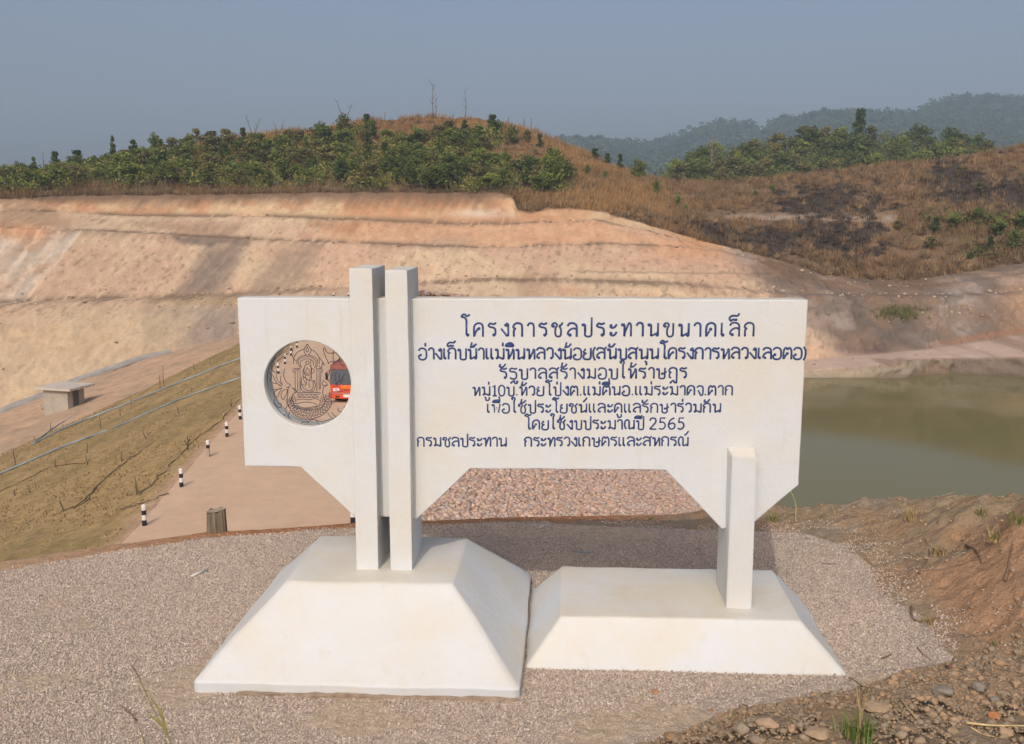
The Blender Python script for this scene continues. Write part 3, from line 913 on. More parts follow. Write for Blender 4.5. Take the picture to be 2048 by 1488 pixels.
# short rear leg with a wedge shaped head
bm = bmesh.new()
a = [bm.verts.new(p) for p in ((1.550, -.12, .27), (1.728, -.12, .27), (1.728, .34, .27), (1.545, .34, .27))]
t_ = [bm.verts.new(p) for p in ((1.556, -.12, 1.425), (1.725, -.12, 1.420), (1.725, -.002, 1.462), (1.536, -.002, 1.468))]
r_ = [bm.verts.new(p) for p in ((1.725, .34, 1.20), (1.545, .34, 1.20))]
for q in ((a[0], a[1], t_[1], t_[0]), (t_[0], t_[1], t_[2], t_[3]), (a[1], a[2], r_[0], t_[2], t_[1]), (a[3], a[0], t_[0], t_[3], r_[1]), (a[2], a[3], r_[1], r_[0]), (t_[3], t_[2], r_[0], r_[1]), (a[3], a[2], a[1], a[0])):
    bm.faces.new(q)
bmesh.ops.bevel(bm, geom=list(bm.edges), offset=.006, segments=2, affect='EDGES')
link('leg', bm_mesh('leg', bm), m_white, sign)

def foundation(bx0, bx1, by0, by1, tx0, tx1, ty0, ty1, zt, plinth, seed):
    bm = bmesh.new()
    rings = [[(bx0, by0), (bx1, by0), (bx1, by1), (bx0, by1)]] * 2 + [[(tx0, ty0), (tx1, ty0), (tx1, ty1), (tx0, ty1)]]
    zz = (-.14, plinth, zt)
    R = [[bm.verts.new((x, y, z)) for x, y in rg] for rg, z in zip(rings, zz)]
    for i in range(2):
        for k in range(4):
            bm.faces.new((R[i][k], R[i][(k + 1) % 4], R[i + 1][(k + 1) % 4], R[i + 1][k]))
    bm.faces.new(R[2]); bm.faces.new(R[0][::-1])
    bmesh.ops.subdivide_edges(bm, edges=list(bm.edges), cuts=40, use_grid_fill=True)
    low = {v: v.co.z for v in bm.verts}
    bmesh.ops.smooth_vert(bm, verts=list(bm.verts), factor=.5, use_axis_x=True, use_axis_y=True, use_axis_z=True)
    for v in bm.verts:
        o = v.co * 2.6 + Vector((seed * 5.0, 0, 0)); o2 = v.co * 11
        v.co += Vector((mnoise.noise(o), mnoise.noise(o + Vector((7, 0, 0))), mnoise.noise(o + Vector((0, 7, 0))))) * .009
        v.co += Vector((mnoise.noise(o2), mnoise.noise(o2 + Vector((7, 0, 0))), mnoise.noise(o2 + Vector((0, 7, 0))))) * .0015
    return bm_mesh('foundation', bm, True)
link('foundation', foundation(-2.05, .105, -.985, 1.13, -1.575, -.395, -.39, .63, .553, .075, 1), m_white, sign)
link('foundation', foundation(.125, 2.31, -.53, .92, .366, 2.03, -.335, .68, .312, .012, 2), m_white, sign)
bm = bmesh.new(); add_box(bm, -1.75, .09, -1.02, -.96, -.06, .022)
bmesh.ops.subdivide_edges(bm, edges=[e for e in bm.edges if e.calc_length() > .3], cuts=24, use_grid_fill=True)
for v in bm.verts: v.co += Vector((0, .03 * mnoise.noise(v.co * 6), .02 * mnoise.noise(v.co * 8)))
link('mortar_bed', bm_mesh('mortar_bed', bm), m_mortar, sign)

# ---- brush lettering, every glyph as strokes (x to the right, baseline 0, letter height 100) and filled loops
NECK = [(18, 96), (26, 84)]
G = {
 'ก': (78, ['s 10,0 10,46 20,57 6,68 14,90 36,100 60,91 66,66 66,0'], []),
 'ข': (80, ['s 8,72 10,90 24,99 40,92 40,78 32,58 30,24 38,4 54,0 68,10 71,34 71,100'], [(17, 76, 13)]),
 'ค': (80, ['s 9,0 8,50 14,84 38,100 62,91 69,66 69,0', 's 36,58 20,34 10,4'], [(42, 60, 13)]),
 'ง': (62, ['s 38,97 52,90 54,70', 'l 54,72 54,2 46,2 5,58'], [(38, 83, 14)]),
 'จ': (66, ['s 8,80 22,98 46,97 59,80 59,18 50,2 40,4 26,36'], [(22, 46, 11)]),
 'ช': (84, ['s 8,72 10,90 24,99 40,92 40,78 32,58 30,24 38,4 54,0 67,10 69,48 60,72 54,78', 's 54,78 68,84 80,104'], [(17, 76, 13)]),
 'ฎ': (80, ['s 10,6 10,46 20,57 6,68 14,90 36,100 60,91 66,66 66,-42', 's 22,-34 40,-18 52,-36 66,-40'], [(18, 8, 10), (20, -38, 12)]),
 'ฐ': (72, ['s 66,100 48,92 22,98 8,80 18,68 44,64 60,48 60,16 48,1 24,2 10,14', 's 24,-32 42,-18 48,-38 62,-42 70,-28 60,-16'], [(18, -36, 12)]),
 'ณ': (104, ['s 20,10 10,40 14,82 32,100 48,88 50,62 50,6', 'l 50,4 88,20', 'l 94,100 94,12'], [(20, 10, 12), (90, 11, 13)]),
 'ด': (80, ['s 9,0 8,50 14,84 38,100 62,91 69,66 69,0', 's 30,42 20,24 10,4'], [(37, 54, 14)]),
 'ต': (80, ['s 9,0 8,50 12,84 26,100 39,86 52,100 64,86 69,60 69,0', 's 30,42 20,24 10,4'], [(37, 50, 14)]),
 'ท': (80, ['l 20,94 27,80 27,0', 's 27,16 46,72 58,98 70,86 71,66', 'l 71,70 71,0'], [(13, 85, 14)]),
 'ห': (80, ['l 20,94 27,80 27,0', 'l 29,6 60,74', 'l 69,84 69,0'], [(13, 85, 14), (63, 84, 14)]),
 'น': (84, ['l 20,94 27,80 27,3', 'l 27,4 68,26', 'l 73,100 73,12'], [(13, 85, 14), (68, 12, 14)]),
 'บ': (80, ['l 20,94 27,80 27,30', 's 27,32 27,10 40,0 58,0 70,10 71,32', 'l 71,30 71,100'], [(13, 85, 14)]),
 'ป': (80, ['l 20,94 27,80 27,30', 's 27,32 27,10 40,0 58,0 70,10 71,32', 'l 71,30 71,140'], [(13, 85, 14)]),
 'พ': (90, ['l 20,94 27,80 30,2 48,64 66,2 80,100'], [(13, 85, 14)]),
 'ม': (84, ['l 20,94 27,80 27,14', 'l 34,20 70,4 73,6 73,100'], [(13, 85, 14), (20, 12, 14)]),
 'ย': (76, ['s 10,76 12,58 28,52 12,42 9,14 22,1 50,0 64,12 66,34', 'l 66,32 66,100'], [(20, 84, 13)]),
 'ร': (66, ['s 60,101 38,91 20,97 7,80 22,70 44,64 54,48 54,14'], [(44, 12, 14)]),
 'ล': (80, ['s 7,78 22,98 48,99 66,86 70,60 70,0', 's 70,52 52,62 28,54 12,34 11,12'], [(24, 13, 14)]),
 'ว': (64, ['s 6,78 20,98 42,98 54,82 55,50 55,14'], [(43, 12, 14)]),
 'ษ': (90, ['l 20,94 27,80 27,30', 's 27,32 27,10 40,0 58,0 70,10 71,32', 'l 71,30 71,100', 's 46,40 62,48 86,66'], [(13, 85, 14), (50, 46, 12)]),
 'ส': (84, ['s 7,78 22,98 46,98 66,84 70,58 70,0', 's 70,52 52,62 28,54 12,34 11,12', 's 56,88 70,92 84,108'], [(24, 13, 14)]),
 'อ': (78, ['s 7,78 22,98 48,98 65,82 69,48 66,16 48,0 22,1 9,16 8,38'], [(21, 40, 14)]),
 'ะ': (60, ['s 8,72 24,64 42,72 54,92', 's 8,20 24,8 42,16 54,36'], [(15, 80, 14), (15, 24, 14)]),
 'า': (58, ['s 6,78 18,97 38,98 48,82 49,50 49,0'], []),
 'เ': (38, ['l 11,100 11,12'], [(20, 11, 14)]),
 'แ': (76, ['l 11,100 11,12', 'l 49,100 49,12'], [(20, 11, 14), (58, 11, 14)]),
 'โ': (62, ['s 62,162 42,150 22,164 4,146 28,138 38,118 38,92', 'l 38,96 38,12'], [(47, 11, 14)]),
 'ใ': (58, ['s 6,146 14,164 32,162 38,146 30,126 30,100', 'l 30,102 30,12'], [(15, 147, 12), (39, 11, 14)]),
 '1': (54, ['l 10,90 29,112 29,0', 'l 10,0 48,0'], []),
 '0': (66, ['s 34,112 56,92 60,54 54,14 34,-1 14,14 8,54 12,92 34,112'], []),
 '2': (64, ['s 6,78 16,99 42,101 54,78 42,50 6,2', 'l 6,2 58,2'], []),
 '5': (64, ['l 54,101 18,101 13,58', 's 13,60 36,64 54,42 48,12 28,0 6,8'], []),
 '6': (66, ['s 52,102 24,84 8,48 12,14 32,0 52,12 56,38 40,56 14,44'], []),
 '(': (30, ['s 26,108 12,80 9,50 13,18 26,-10'], []), ')': (30, ['s 4,108 18,80 21,50 17,18 4,-10'], []),
 '.': (26, [], [(12, 8, 10)]), ' ': (60, [], []),
}
MARK = {  # drawn over or under the letter to their left, x measured back from its right edge
 'ิ': (['s -72,114 -62,134 -38,145 -16,136 -6,114', 'l -70,116 -8,114', 's -60,124 -38,132 -18,124'], []),
 'ี': (['s -72,114 -62,132 -38,140 -16,132 -8,114', 'l -70,116 -8,114', 's -60,124 -38,130 -18,124', 'l -9,114 -7,150'], []),
 'ื': (['s -72,114 -62,132 -38,140 -16,132 -8,114', 'l -70,116 -8,114', 's -60,124 -38,130 -18,124', 'l -9,114 -7,150', 'l -24,118 -23,148'], []),
 'ั': (['s -64,126 -54,112 -32,114 -12,142'], [(-56, 130, 13)]),
 '็': (['s -6,168 -18,150 -52,150 -70,132 -62,114 -44,124 -32,116'], [(-26, 121, 12)]),
 '่': (['l -12,116 -12,148'], []),
 '้': (['s -50,134 -42,118 -54,108 -28,110 -4,138'], [(-42, 142, 12)]),
 '์': (['s -26,124 -14,140 0,162'], [(-30, 122, 13)]),
 'ํ': ([], [(-20, 122, 13)]),
 'ุ': (['l -12,-18 -10,-52'], [(-19, -20, 12)]),
 'ู': (['s -38,-22 -36,-46 -18,-48 -8,-36 -8,-14'], [(-44, -20, 12)]),
}
HIGH = {'ิ', 'ี', 'ื', 'ั', 'ํ'}
def parse(s):
    k, *pp = s.split()
    pts = [tuple(float(q) for q in p.split(',')) for p in pp]
    return [np.array(p) for p in pts] if k == 'l' else smooth_pts([np.array(p) for p in pts], 4)
YDIR = np.array([0, 1.0, 0])
def lettering(text, u0, u1, vb0, vb1, hpx, spread=0.0, weight=7.2):
    """one painted line; (u0, vb0)-(u1, vb1) is its measured baseline on the board, hpx the letter height"""
    x0, z0 = at_sign(u0, vb0); x1, z1 = at_sign(u1, vb1)
    h = at_sign(u0, vb0 - hpx)[1] - z0
    k = h / 100
    adv = 0; items = []; last = 0; lastw = 0; raised = False
    for ch in text:
        if ch in G:
            w, st, dots = G[ch]
            items.append((adv, st, dots, 0)); last = adv + w - 6; adv += w + spread; raised = ch in 'ปฝฟ'
            high = False
        elif ch == 'ำ':
            items.append((last, *MARK['ํ'], 0)); high = True
            items.append((adv - spread, *G['า'][1:], 0)); adv += G['า'][0]
        else:
            st, dots = MARK[ch]
            dz = 0; dx = 0
            if ch in '่้์':
                if high: dz = 34
                if raised: dx = -22
            elif raised and ch in 'ีิืั': dx = -14
            items.append((last + dx, st, [(a_, b_, r_ * .92) for a_, b_, r_ in dots], dz))
            if ch in HIGH: high = True
    # a mark typed before ำ sits above its ring
    total = adv - spread - 8
    kx = (x1 - x0) / total
    bag = Bag()
    j = 0
    rr = random.Random(text)
    for ox, st, dots, dz in items:
        jx, jz = rr.uniform(-1.2, 1.2), rr.uniform(-1.5, 1.5)
        f = lambda p: np.array([x0 + (ox + p[0] + jx) * kx, -.0005, z0 + (z1 - z0) * (ox / total) + (p[1] + dz + jz) * k])
        for s in st:
            j += 1
            bag.tube([f(p) for p in parse(s)], k * weight * 1.12 * rr.uniform(.93, 1.07), 8, squash=(YDIR, .28))
        for dx_, dy_, r in dots:
            bag.blob(f((dx_, dy_)), k * r * rr.uniform(.95, 1.05), .2)
    o = link('lettering', bag.mesh('lettering'), m_letter, sign)
    return o
lines = [('โครงการชลประทานขนาดเล็ก', 922, 1508, 673, 673, 27, 20, 7.0),
         ('อ่างเก็บน้ำแม่หินหลวงน้อย(สนับสนุนโครงการหลวงเลอตอ)', 836, 1611, 719, 718, 22.5, 0, 8.0),
         ('รัฐบาลสร้างมอบให้ราษฎร', 999, 1373, 758, 757, 21.5, 6, 7.6),
         ('หมู่10บ.ห้วยโป่งต.แม่ตื่นอ.แม่ระมาดจ.ตาก', 944, 1465, 791.5, 790.5, 19, 4, 8.0),
         ('เพื่อใช้ประโยชน์และดูแลรักษาร่วมกัน', 973, 1441, 826, 825, 18.5, 4, 8.0),
         ('โดยใช้งบประมาณปี', 1049, 1287, 859, 858.5, 19, 4, 8.0),
         ('2565', 1298, 1368, 858.5, 858, 22, 8, 6.6),
         ('กรมชลประทาน', 834, 1013, 893, 893, 18.5, 2, 8.0),
         ('กระทรวงเกษตรและสหกรณ์', 1048, 1376, 893, 892, 18.5, 2, 8.0)]
for a in lines: lettering(*a)

# ---- wrought iron emblem in the opening
EM = """s 770,275 735,330 737,370 770,405 806,370 808,330 770,275|s 770,305 755,345 770,365 786,345 770,305|s 612,500 615,440 655,372 712,340 738,338
s 808,338 855,362 900,420 908,500|s 650,500 655,450 700,415 770,404 840,415 880,450 890,500 870,545|s 690,545 668,500 672,455 715,428 770,422 830,430 866,470 868,505 852,545
s 705,545 690,505 700,470 735,450 770,446 810,452 840,480 838,520|l 618,555 692,555|l 868,555 934,555|l 628,572 690,572|l 870,572 930,572|l 632,578 632,800|l 660,580 660,815|l 686,585 686,820|l 880,580 880,815|l 905,580 905,800|l 924,588 920,790
s 612,560 606,590 628,600|s 936,560 940,590 922,600|l 650,830 922,830|l 655,850 916,850|l 650,884 902,884|l 660,855 690,882 712,855 738,882 762,855 790,882 816,855 840,882 862,855 890,880
s 770,470 788,478 792,492 780,506 762,506 752,492 758,476 770,470|s 748,512 734,560 738,600 762,618 808,614 818,560 800,515|l 770,540 752,600 802,600 770,540|s 736,548 720,590 752,622|l 808,458 822,684|s 742,640 762,700 742,762|s 808,640 790,716 800,772
s 722,640 768,680 850,702 852,690|s 706,650 704,740 740,790 792,810 832,780 838,690|s 690,700 698,790 760,826 832,815 862,760 850,700|s 816,555 850,570 840,605 815,600|l 745,632 800,632|s 730,600 722,640 735,700 770,740|s 700,730 715,745 735,735
s 610,840 590,900 618,960 642,1000 760,1016 870,1000 922,940 930,870|s 650,960 700,945 780,940 850,955 882,975|s 640,985 760,1006 890,984|s 632,920 700,905 780,911 858,900 916,920
s 552,760 545,860 546,950 580,1030 642,1100 760,1140 880,1120 980,1060 1040,980 1052,915|s 590,770 640,820 602,862 580,932 622,1000 700,1022 830,1026 920,1010 970,932 946,840 960,762 1000,740
s 420,570 414,640 438,700 480,742|s 510,560 500,640 518,690 546,722|s 470,640 464,700 490,740|s 370,620 400,690 460,760|s 360,720 420,728 480,760|s 360,792 420,796 480,776|s 480,776 440,790 390,830 396,872 430,880 452,830 480,780|s 500,800 470,850 486,915 522,870 542,800 500,800
s 400,900 394,950 440,1002 472,990 465,960 430,956|s 560,970 524,1010 535,1080 562,1112|s 572,1040 555,1100 582,1122|s 760,1145 790,1180 782,1160 842,1140 882,1165 912,1205|s 700,1180 735,1166 770,1172|s 960,310 954,350 985,430 1012,500|s 965,315 1000,370 1060,380 1076,340
s 1076,340 1064,430 1100,490 1142,430|s 1142,430 1112,390 1080,370|s 1140,430 1150,500 1192,524|s 1070,520 1090,480 1130,470 1162,512|s 1010,490 1060,470 1082,500|s 906,430 940,470 966,516 945,490 938,530 924,550 905,520|s 1040,560 1014,620 1004,680 1030,722|s 1022,570 1036,650 1015,700
s 955,690 940,730 962,760 1000,740 955,690|s 1100,600 1088,660 1110,742|s 1140,622 1130,690 1100,742|s 1200,680 1160,722 1092,762|s 1130,1010 1124,1040 1160,1052 1192,1020 1190,980|s 1000,1060 1050,1120 1102,1120 1040,1050|s 1040,920 1052,962 1100,910|s 572,310 602,350 588,400|s 410,430 370,480 364,560 402,600
s 490,360 440,420|s 552,380 480,430 428,470|s 600,400 612,440 640,470|s 1210,620 1180,640 1150,720|s 545,720 575,745 560,770 530,770|s 620,825 650,826 640,800 610,780|s 1230,800 1150,820 1090,790|s 420,1000 445,1060 520,1090|s 870,1150 960,1160 1040,1130|s 340,600 360,640 345,700"""
bag = Bag()
em_y = .07
def em_pt(p):
    x, z = at_sign(480 + p[0] / 5.723, 640 + p[1] / 5.723, em_y)
    return np.array([x, em_y + .004 * sin(p[0] * .05 + p[1] * .03), z])
for s in EM.replace('\n', '|').split('|'):
    bag.tube([em_pt(p) for p in parse(s)], .0027, 5)
rr = random.Random(4)
scal = []
for t in np.linspace(0, 1, 21):                       # scales of the coiled body
    a = pi * (1.02 + 1.0 * t)
    for q, rad in ((0, 0.75), (1, .91), (2, 1.06)):
        cx = 790 + 235 * rad * cos(a + .05 * q); cy = 880 - 225 * rad * sin(a + .05 * q)
        if cy < 780: continue
        scal.append((cx, cy))
for cx, cy in scal:
    ph = rr.uniform(0, 6); rx = rr.uniform(15, 19); ry = rr.uniform(13, 16)
    bag.tube([em_pt((cx + rx * cos(ph + k * pi / 4), cy + ry * sin(ph + k * pi / 4))) for k in range(8)], .0023, 4)
ring = [np.array([HC[0] + (HR - .004) * cos(a), em_y, HC[1] + (HR - .004) * sin(a)]) for a in np.linspace(0, 2 * pi, 73)]
bag.tube(ring, .005, 6)
link('emblem', bag.mesh('emblem'), m_wire, sign)

# =================================================================== GRAVEL
def sign_local(x, y):
    dx = x - SIGN0[0]; dy = y - SIGN0[1]
    return dx * AX[0] + dy * AX[1], dx * AY[0] + dy * AY[1]
def in_base(x, y, g=.0):
    lx, ly = sign_local(x, y)
    a = (lx > -2.05 + g) & (lx < .105 - g) & (ly > -.985 + g) & (ly < 1.13 - g)
    b = (lx > .125 + g) & (lx < 2.31 - g) & (ly > -.53 + g) & (ly < .92 - g)
    return a | b
n = 430000
gx = RNG.uniform(-6.2, 4.2, n); gy = RNG.uniform(4.2, 10.0, n)
h, d, de = plat(gx, gy)
thin = fbm(gx * 1.9, gy * 1.9, 31, 4)
bare_patch = sstep(.585, .66, thin) * .86
din = np.where(d <= 0, seg_dist(gx, gy, GR_POLY), 0)
fade = np.where((gx > .4) & (gy < y_edge(gx) - .3), .25 + .75 * sstep(0, .45, din + .5 * (fbm(gx * 2.2, gy * 2.2, 12, 3) - .5)), 1)
prob = np.where(d <= 0, (1 - bare_patch) * fade, np.exp(-np.clip(d, 0, 9) / .17) * .65 * (fbm(gx * 3, gy * 3, 8, 2) > .5))
prob = np.where(de > -.04 + .1 * (vnoise(gx * 3, gy * 3, 2) - .5), np.where(gx > .9, prob * .5, .05), prob)
prob = np.where(de > .05, 0, prob)
prob = prob * np.interp(gy, [4.2, 5.5, 10], [1, 1, .85]) * (np.abs(gx) < gy * .58 + .4)
keep = (RNG.uniform(size=n) < prob) & ~in_base(gx, gy, .02)
gp = np.stack([gx, gy, h + RNG.uniform(-.002, .006, n)], -1)[keep]
lx, ly = sign_local(gp[:, 0], gp[:, 1])
print('gravel', len(gp))
m_gravel = stone_mat('crushed_stone', [(0, (.30, .245, .205)), (.25, (.44, .37, .31)), (.5, (.55, .455, .375)), (.68, (.62, .51, .42)), (.88, (.50, .385, .28)), (.97, (.68, .61, .53)), (1, (.72, .66, .58))])
gravel = gn_scatter('gravel', gp, m_gravel, .0038, .0125, 1, 3)

# =================================================================== RIPRAP
n = 66000
ry = np.concatenate([RNG.uniform(24, 150, 36000), RNG.uniform(36, 78, 30000)]); q = RNG.uniform(0, 27, n) ; rx = x_left(ry) + 8.2 + q
rz = Z_CREST - q / 2.9
dist = np.hypot(rx, ry)
vis = (q < 25) & (rz > Z_WATER - .3)
rx, ry, rz = rx[vis], ry[vis], rz[vis]
ru, rv = proj_uv(np.stack([rx, ry, rz], -1))
near = (ru > 835) & (ru < 1440) & (rv > 930) & (rv < 1050)
order = np.argsort(-rv * near)
rtpl = [(rock_verts(ICO1, s, .45), ICO1[1]) for s in range(6)]
rcol = np.array([A(.52, .34, .26), A(.58, .40, .31), A(.44, .29, .22), A(.36, .27, .225), A(.62, .46, .36), A(.50, .36, .24), A(.45, .38, .33)])
m_rip = attr_mat('pink_riprap', scale=2.5, var=.2, bstr=.4, bdist=.05)
pick = order[:300]; rest = order[300:]
meshes = []
for s in range(6):
    for cidx in range(7):
        me = mesh_np('riprap_stone', rtpl[s][0] * np.array([1, .8, .62]), rtpl[s][1], cols=np.repeat(rcol[cidx][None], len(rtpl[s][1]), 0))
        me.materials.append(m_rip); meshes.append(me)
for i in pick:
    o = bpy.data.objects.new('riprap_stone', meshes[random.randrange(len(meshes))])
    COL.objects.link(o); o.parent = riprap_bed
    o.location = (rx[i], ry[i], rz[i] + .06)
    s_ = random.uniform(.09, .19)
    o.scale = (s_, s_ * random.uniform(.8, 1.2), s_)
    o.rotation_euler = (random.uniform(-.5, .5), random.uniform(-.5, .5), random.uniform(0, 6.28))
rp = np.stack([rx, ry, rz + .05], -1)[rest]
far = rp[:, 1] > 75
size = RNG.uniform(.085, .19, len(rp)) * np.where(far, 1.25, 1)
o = stuff(rocks_joined('riprap_rubble', rp, size, rcol[RNG.integers(0, 7, len(rp))], m_rip, rtpl)); o.parent = riprap_bed
# a heap of the same rock at the far abutment
hp = []
for _ in range(260):
    u_ = random.uniform(838, 935); t = (u_ - 838) / 97
    p = at_y(u_, 590 - random.uniform(0, 1) * 9 * (1 - t) + t * 4, random.uniform(143, 147)); hp.append(p)
hp = np.array(hp)
o = stuff(rocks_joined('rubble_heap', hp, RNG.uniform(.18, .42, len(hp)), rcol[RNG.integers(0, 7, len(hp))] * .8, m_rip, rtpl)); o.parent = riprap_bed

# =================================================================== DIRT CLODS, STONES, STICKS on the mound
def scatter_mound(n, smin, smax, seed, xr=(.2, 4.6), yr=(4.4, 10.2), power=2.5):
    r = np.random.default_rng(seed)
    x = r.uniform(*xr, n); y = r.uniform(*yr, n)
    h, d, de = plat(x, y)
    s = smin + (smax - smin) * r.uniform(size=n) ** power
    low = y < np.interp(x, [0, 2, 3, 6], [5.6, 6.2, 6.7, 7.0])
    keep = (d > .02) & (de < .35) & (r.uniform(size=n) < np.where(low, 1, .16))
    return np.stack([x, y, h], -1)[keep], s[keep], r
ctpl = [(rock_verts(ICO2, 40 + s, .35, 1.6), ICO2[1]) for s in range(4)] + [(rock_verts(ICO1, 50 + s, .4), ICO1[1]) for s in range(4)]
dcol = np.array([A(.33, .245, .16), A(.31, .235, .155), A(.37, .255, .16), A(.315, .25, .175), A(.29, .22, .145), A(.39, .26, .155)])
m_clod = attr_mat('earth_clod', scale=14, var=.25, bstr=.6, bdist=.02)
cp, cs, r = scatter_mound(15000, .004, .026, 5, xr=(.2, 4.0), yr=(3.7, 7.2), power=4.0)
cp_b, cs_b, _r = scatter_mound(9000, .004, .022, 8, xr=(1.2, 6.0), yr=(6.2, 10.3), power=2.6)
cp = np.concatenate([cp, cp_b]); cs = np.concatenate([cs, cs_b])
cp[:, 2] += cs * .15
o = stuff(rocks_joined('earth_clods', cp, cs, dcol[r.integers(0, 6, len(cp))], m_clod, ctpl))
# fine dirt crumbs
cp, cs, r = scatter_mound(70000, .003, .011, 6, xr=(.2, 4.2), yr=(3.7, 7.4), power=1.5)
o = stuff(rocks_joined('earth_crumbs', cp, cs, dcol[r.integers(0, 6, len(cp))] * .95, m_clod, ctpl[4:]))

def on_ground(u, v):
    """where a sight line meets the near ground"""
    r_ = ray(u, v)
    lo, hi = 3.0, 10.4
    ts = np.linspace(lo, hi, 400)
    X_ = r_[0] / r_[1] * ts; Z_ = EYE + r_[2] / r_[1] * ts
    Hh = plat(X_, ts)[0]
    i = int(np.argmax(Z_ <= Hh))
    return np.array([X_[i], ts[i], Hh[i]])
def stone(name, u, v, wpx, col, label, cat='stone', seed=1, flat=.7, long=1.3, rz=None, sink=.62, tpl=ICO3):
    p = on_ground(u, v)
    s_ = wpx * .72 / FPX * np.hypot(p[1], 2.2) / 2
    vtx = rock_verts(tpl, seed, .42, 1.6) * np.array([long, 1, flat]) * s_
    me = mesh_np(name, vtx, tpl[1], cols=np.repeat(A(*col)[None], len(tpl[1]), 0), smooth=False)
    o = link(name, me, m_clod)
    o.location = (p[0], p[1], p[2] + s_ * flat * (1 - sink))
    o.rotation_euler = (0, 0, rz if rz is not None else seed * 1.3)
    return tag(o, label, cat)
stone('clay_clod', 1312, 1388, 20, (.42, .20, .095), 'round orange clay lump lying on the gravel in front of the lower white plinth', 'clod', 3, .8, 1.1, 0.2)
stone('boulder', 1482, 1462, 40, (.29, .24, .175), 'grey brown rounded boulder at the lower edge of the dirt, nearest the gravel tongue', 'boulder', 5, .85, 1.05)
stone('clay_clod', 1535, 1456, 46, (.42, .295, .19), 'pale pinkish earth lump just right of the grey rounded boulder', 'clod', 7, .7, 1.2)
stone('boulder', 1886, 1386, 46, (.255, .225, .18), 'dark grey oblong stone half sunk in the dirt bank, lying below the curved twig', 'boulder', 11, .6, 1.35, -.25)
stone('boulder', 1956, 1384, 38, (.28, .245, .20), 'grey angular stone right of the dark oblong one on the dirt bank', 'boulder', 13, .75, 1.1)
stone('boulder', 1990, 1405, 26, (.27, .235, .19), 'small grey stone below the angular grey one on the dirt bank', 'boulder', 15, .65, 1.3)
stone('clay_clod', 1990, 1436, 32, (.42, .19, .085), 'bright orange clay lump lying in the dirt above the long straw stalk', 'clod', 17, .75, 1.2)
stone('clay_clod', 1868, 1412, 22, (.34, .235, .14), 'tan upright lump of earth in the middle of the dirt bank', 'clod', 19, 1.0, .9)
stone('boulder', 1510, 1482, 34, (.25, .20, .15), 'light grey stone under the rounded boulder at the very bottom', 'boulder', 21, .7, 1.2)
stone('clay_clod', 1640, 1470, 60, (.35, .255, .165), 'large flat brown clod left of the green grass tuft', 'clod', 23, .45, 1.4, .3)
stone('clay_clod', 1755, 1420, 58, (.38, .275, .175), 'large smooth tan clod right behind the green grass tuft', 'clod', 29, .45, 1.5, -.3)
stone('clay_clod', 1345, 1480, 36, (.33, .205, .12), 'brown clod at the tip of the dirt tongue on the bottom edge', 'clod', 31, .55, 1.3)
stone('clay_clod', 1422, 1422, 13, (.40, .215, .11), 'small orange clod alone on the gravel above a pair of clods', 'clod', 33, .8, 1.0, tpl=ICO2)
stone('clay_clod', 1438, 1434, 16, (.41, .22, .115), 'left one of the pair of small orange clods on the gravel', 'clod', 35, .75, 1.2, tpl=ICO2)
stone('clay_clod', 1453, 1434, 15, (.41, .22, .115), 'right one of the pair of small orange clods on the gravel', 'clod', 37, .75, 1.2, tpl=ICO2)
stone('clay_clod', 1274, 1438, 12, (.36, .25, .14), 'small tan clod on the gravel below the round orange clay lump', 'clod', 39, .8, 1.1, tpl=ICO2)
stone('clay_clod', 1816, 1342, 14, (.42, .215, .10), 'small orange clod on the gravel beside the right corner of the lower plinth', 'clod', 41, .7, 1.3, tpl=ICO2)
stone('clay_clod', 14, 1413, 9, (.36, .25, .13), 'tiny tan clod on the gravel at the left edge', 'clod', 43, .9, 1.0, tpl=ICO2)
for i, (u_, v_, w_) in enumerate([(1700, 1475, 26), (1905, 1465, 30), (2010, 1470, 34), (1800, 1480, 28), (1940, 1340, 24), (2000, 1330, 30), (2035, 1310, 26), (1905, 1455, 20), (2030, 1370, 26), (1840, 1450, 22), (1590, 1440, 26), (1765, 1395, 20), (1985, 1300, 24), (1955, 1320, 20)]):
    o = stone('earth_lump', u_, v_, w_, tuple(dcol[i % 6]), 'dull brown lump of earth among the crumbs on the near dirt bank', 'clod', 60 + i, .7, 1.15)
    o['group'] = 'plain earth lumps on the dirt bank'

m_twig = simple('dry_twig', (.20, .13, .085), .9, .3, 30, .3, .003)
m_straw = simple('straw_stalk', (.52, .40, .20), .8, .25, 20, .1, .002)
m_pvc = simple('pale_pvc', (.62, .60, .56), .5, .1, 20, 0)
def stick(name, uv, rpx, mat, label, cat='twig', lift=.012, curve=True, taper=True):
    pts = []
    for u_, v_, hh in uv:
        p = on_ground(u_, v_) if hh is None else None
        if hh is not None:
            base = on_ground(hh[0], hh[1])
            p = at_y(u_, v_, base[1])
            pts.append(p); continue
        pts.append(p + np.array([0, 0, lift]))
    n_ = len(pts)
    P_ = smooth_pts(pts, 6) if curve else pts
    r0 = rpx / FPX * np.linalg.norm(pts[0])
    rad = [r0 * (1 - .6 * i / (len(P_) - 1)) if taper else r0 for i in range(len(P_))]
    c0_ = P_[0].copy()
    b_ = Bag(); b_.tube([p - c0_ for p in P_], rad, 6)
    o = link(name, b_.mesh(name), mat); o.location = tuple(c0_)
    return tag(o, label, cat)
stick('twig', [(1668, 1352, None), (1700, 1360, None), (1722, 1378, None), (1738, 1382, None)], 1.6, m_twig, 'thin dark twig on the gravel by the right corner of the lower plinth')
stick('twig', [(1834, 1300, None), (1846, 1313, None), (1864, 1327, None)], 1.5, m_twig, 'thin dark twig on the gravel tongue below the red bank')
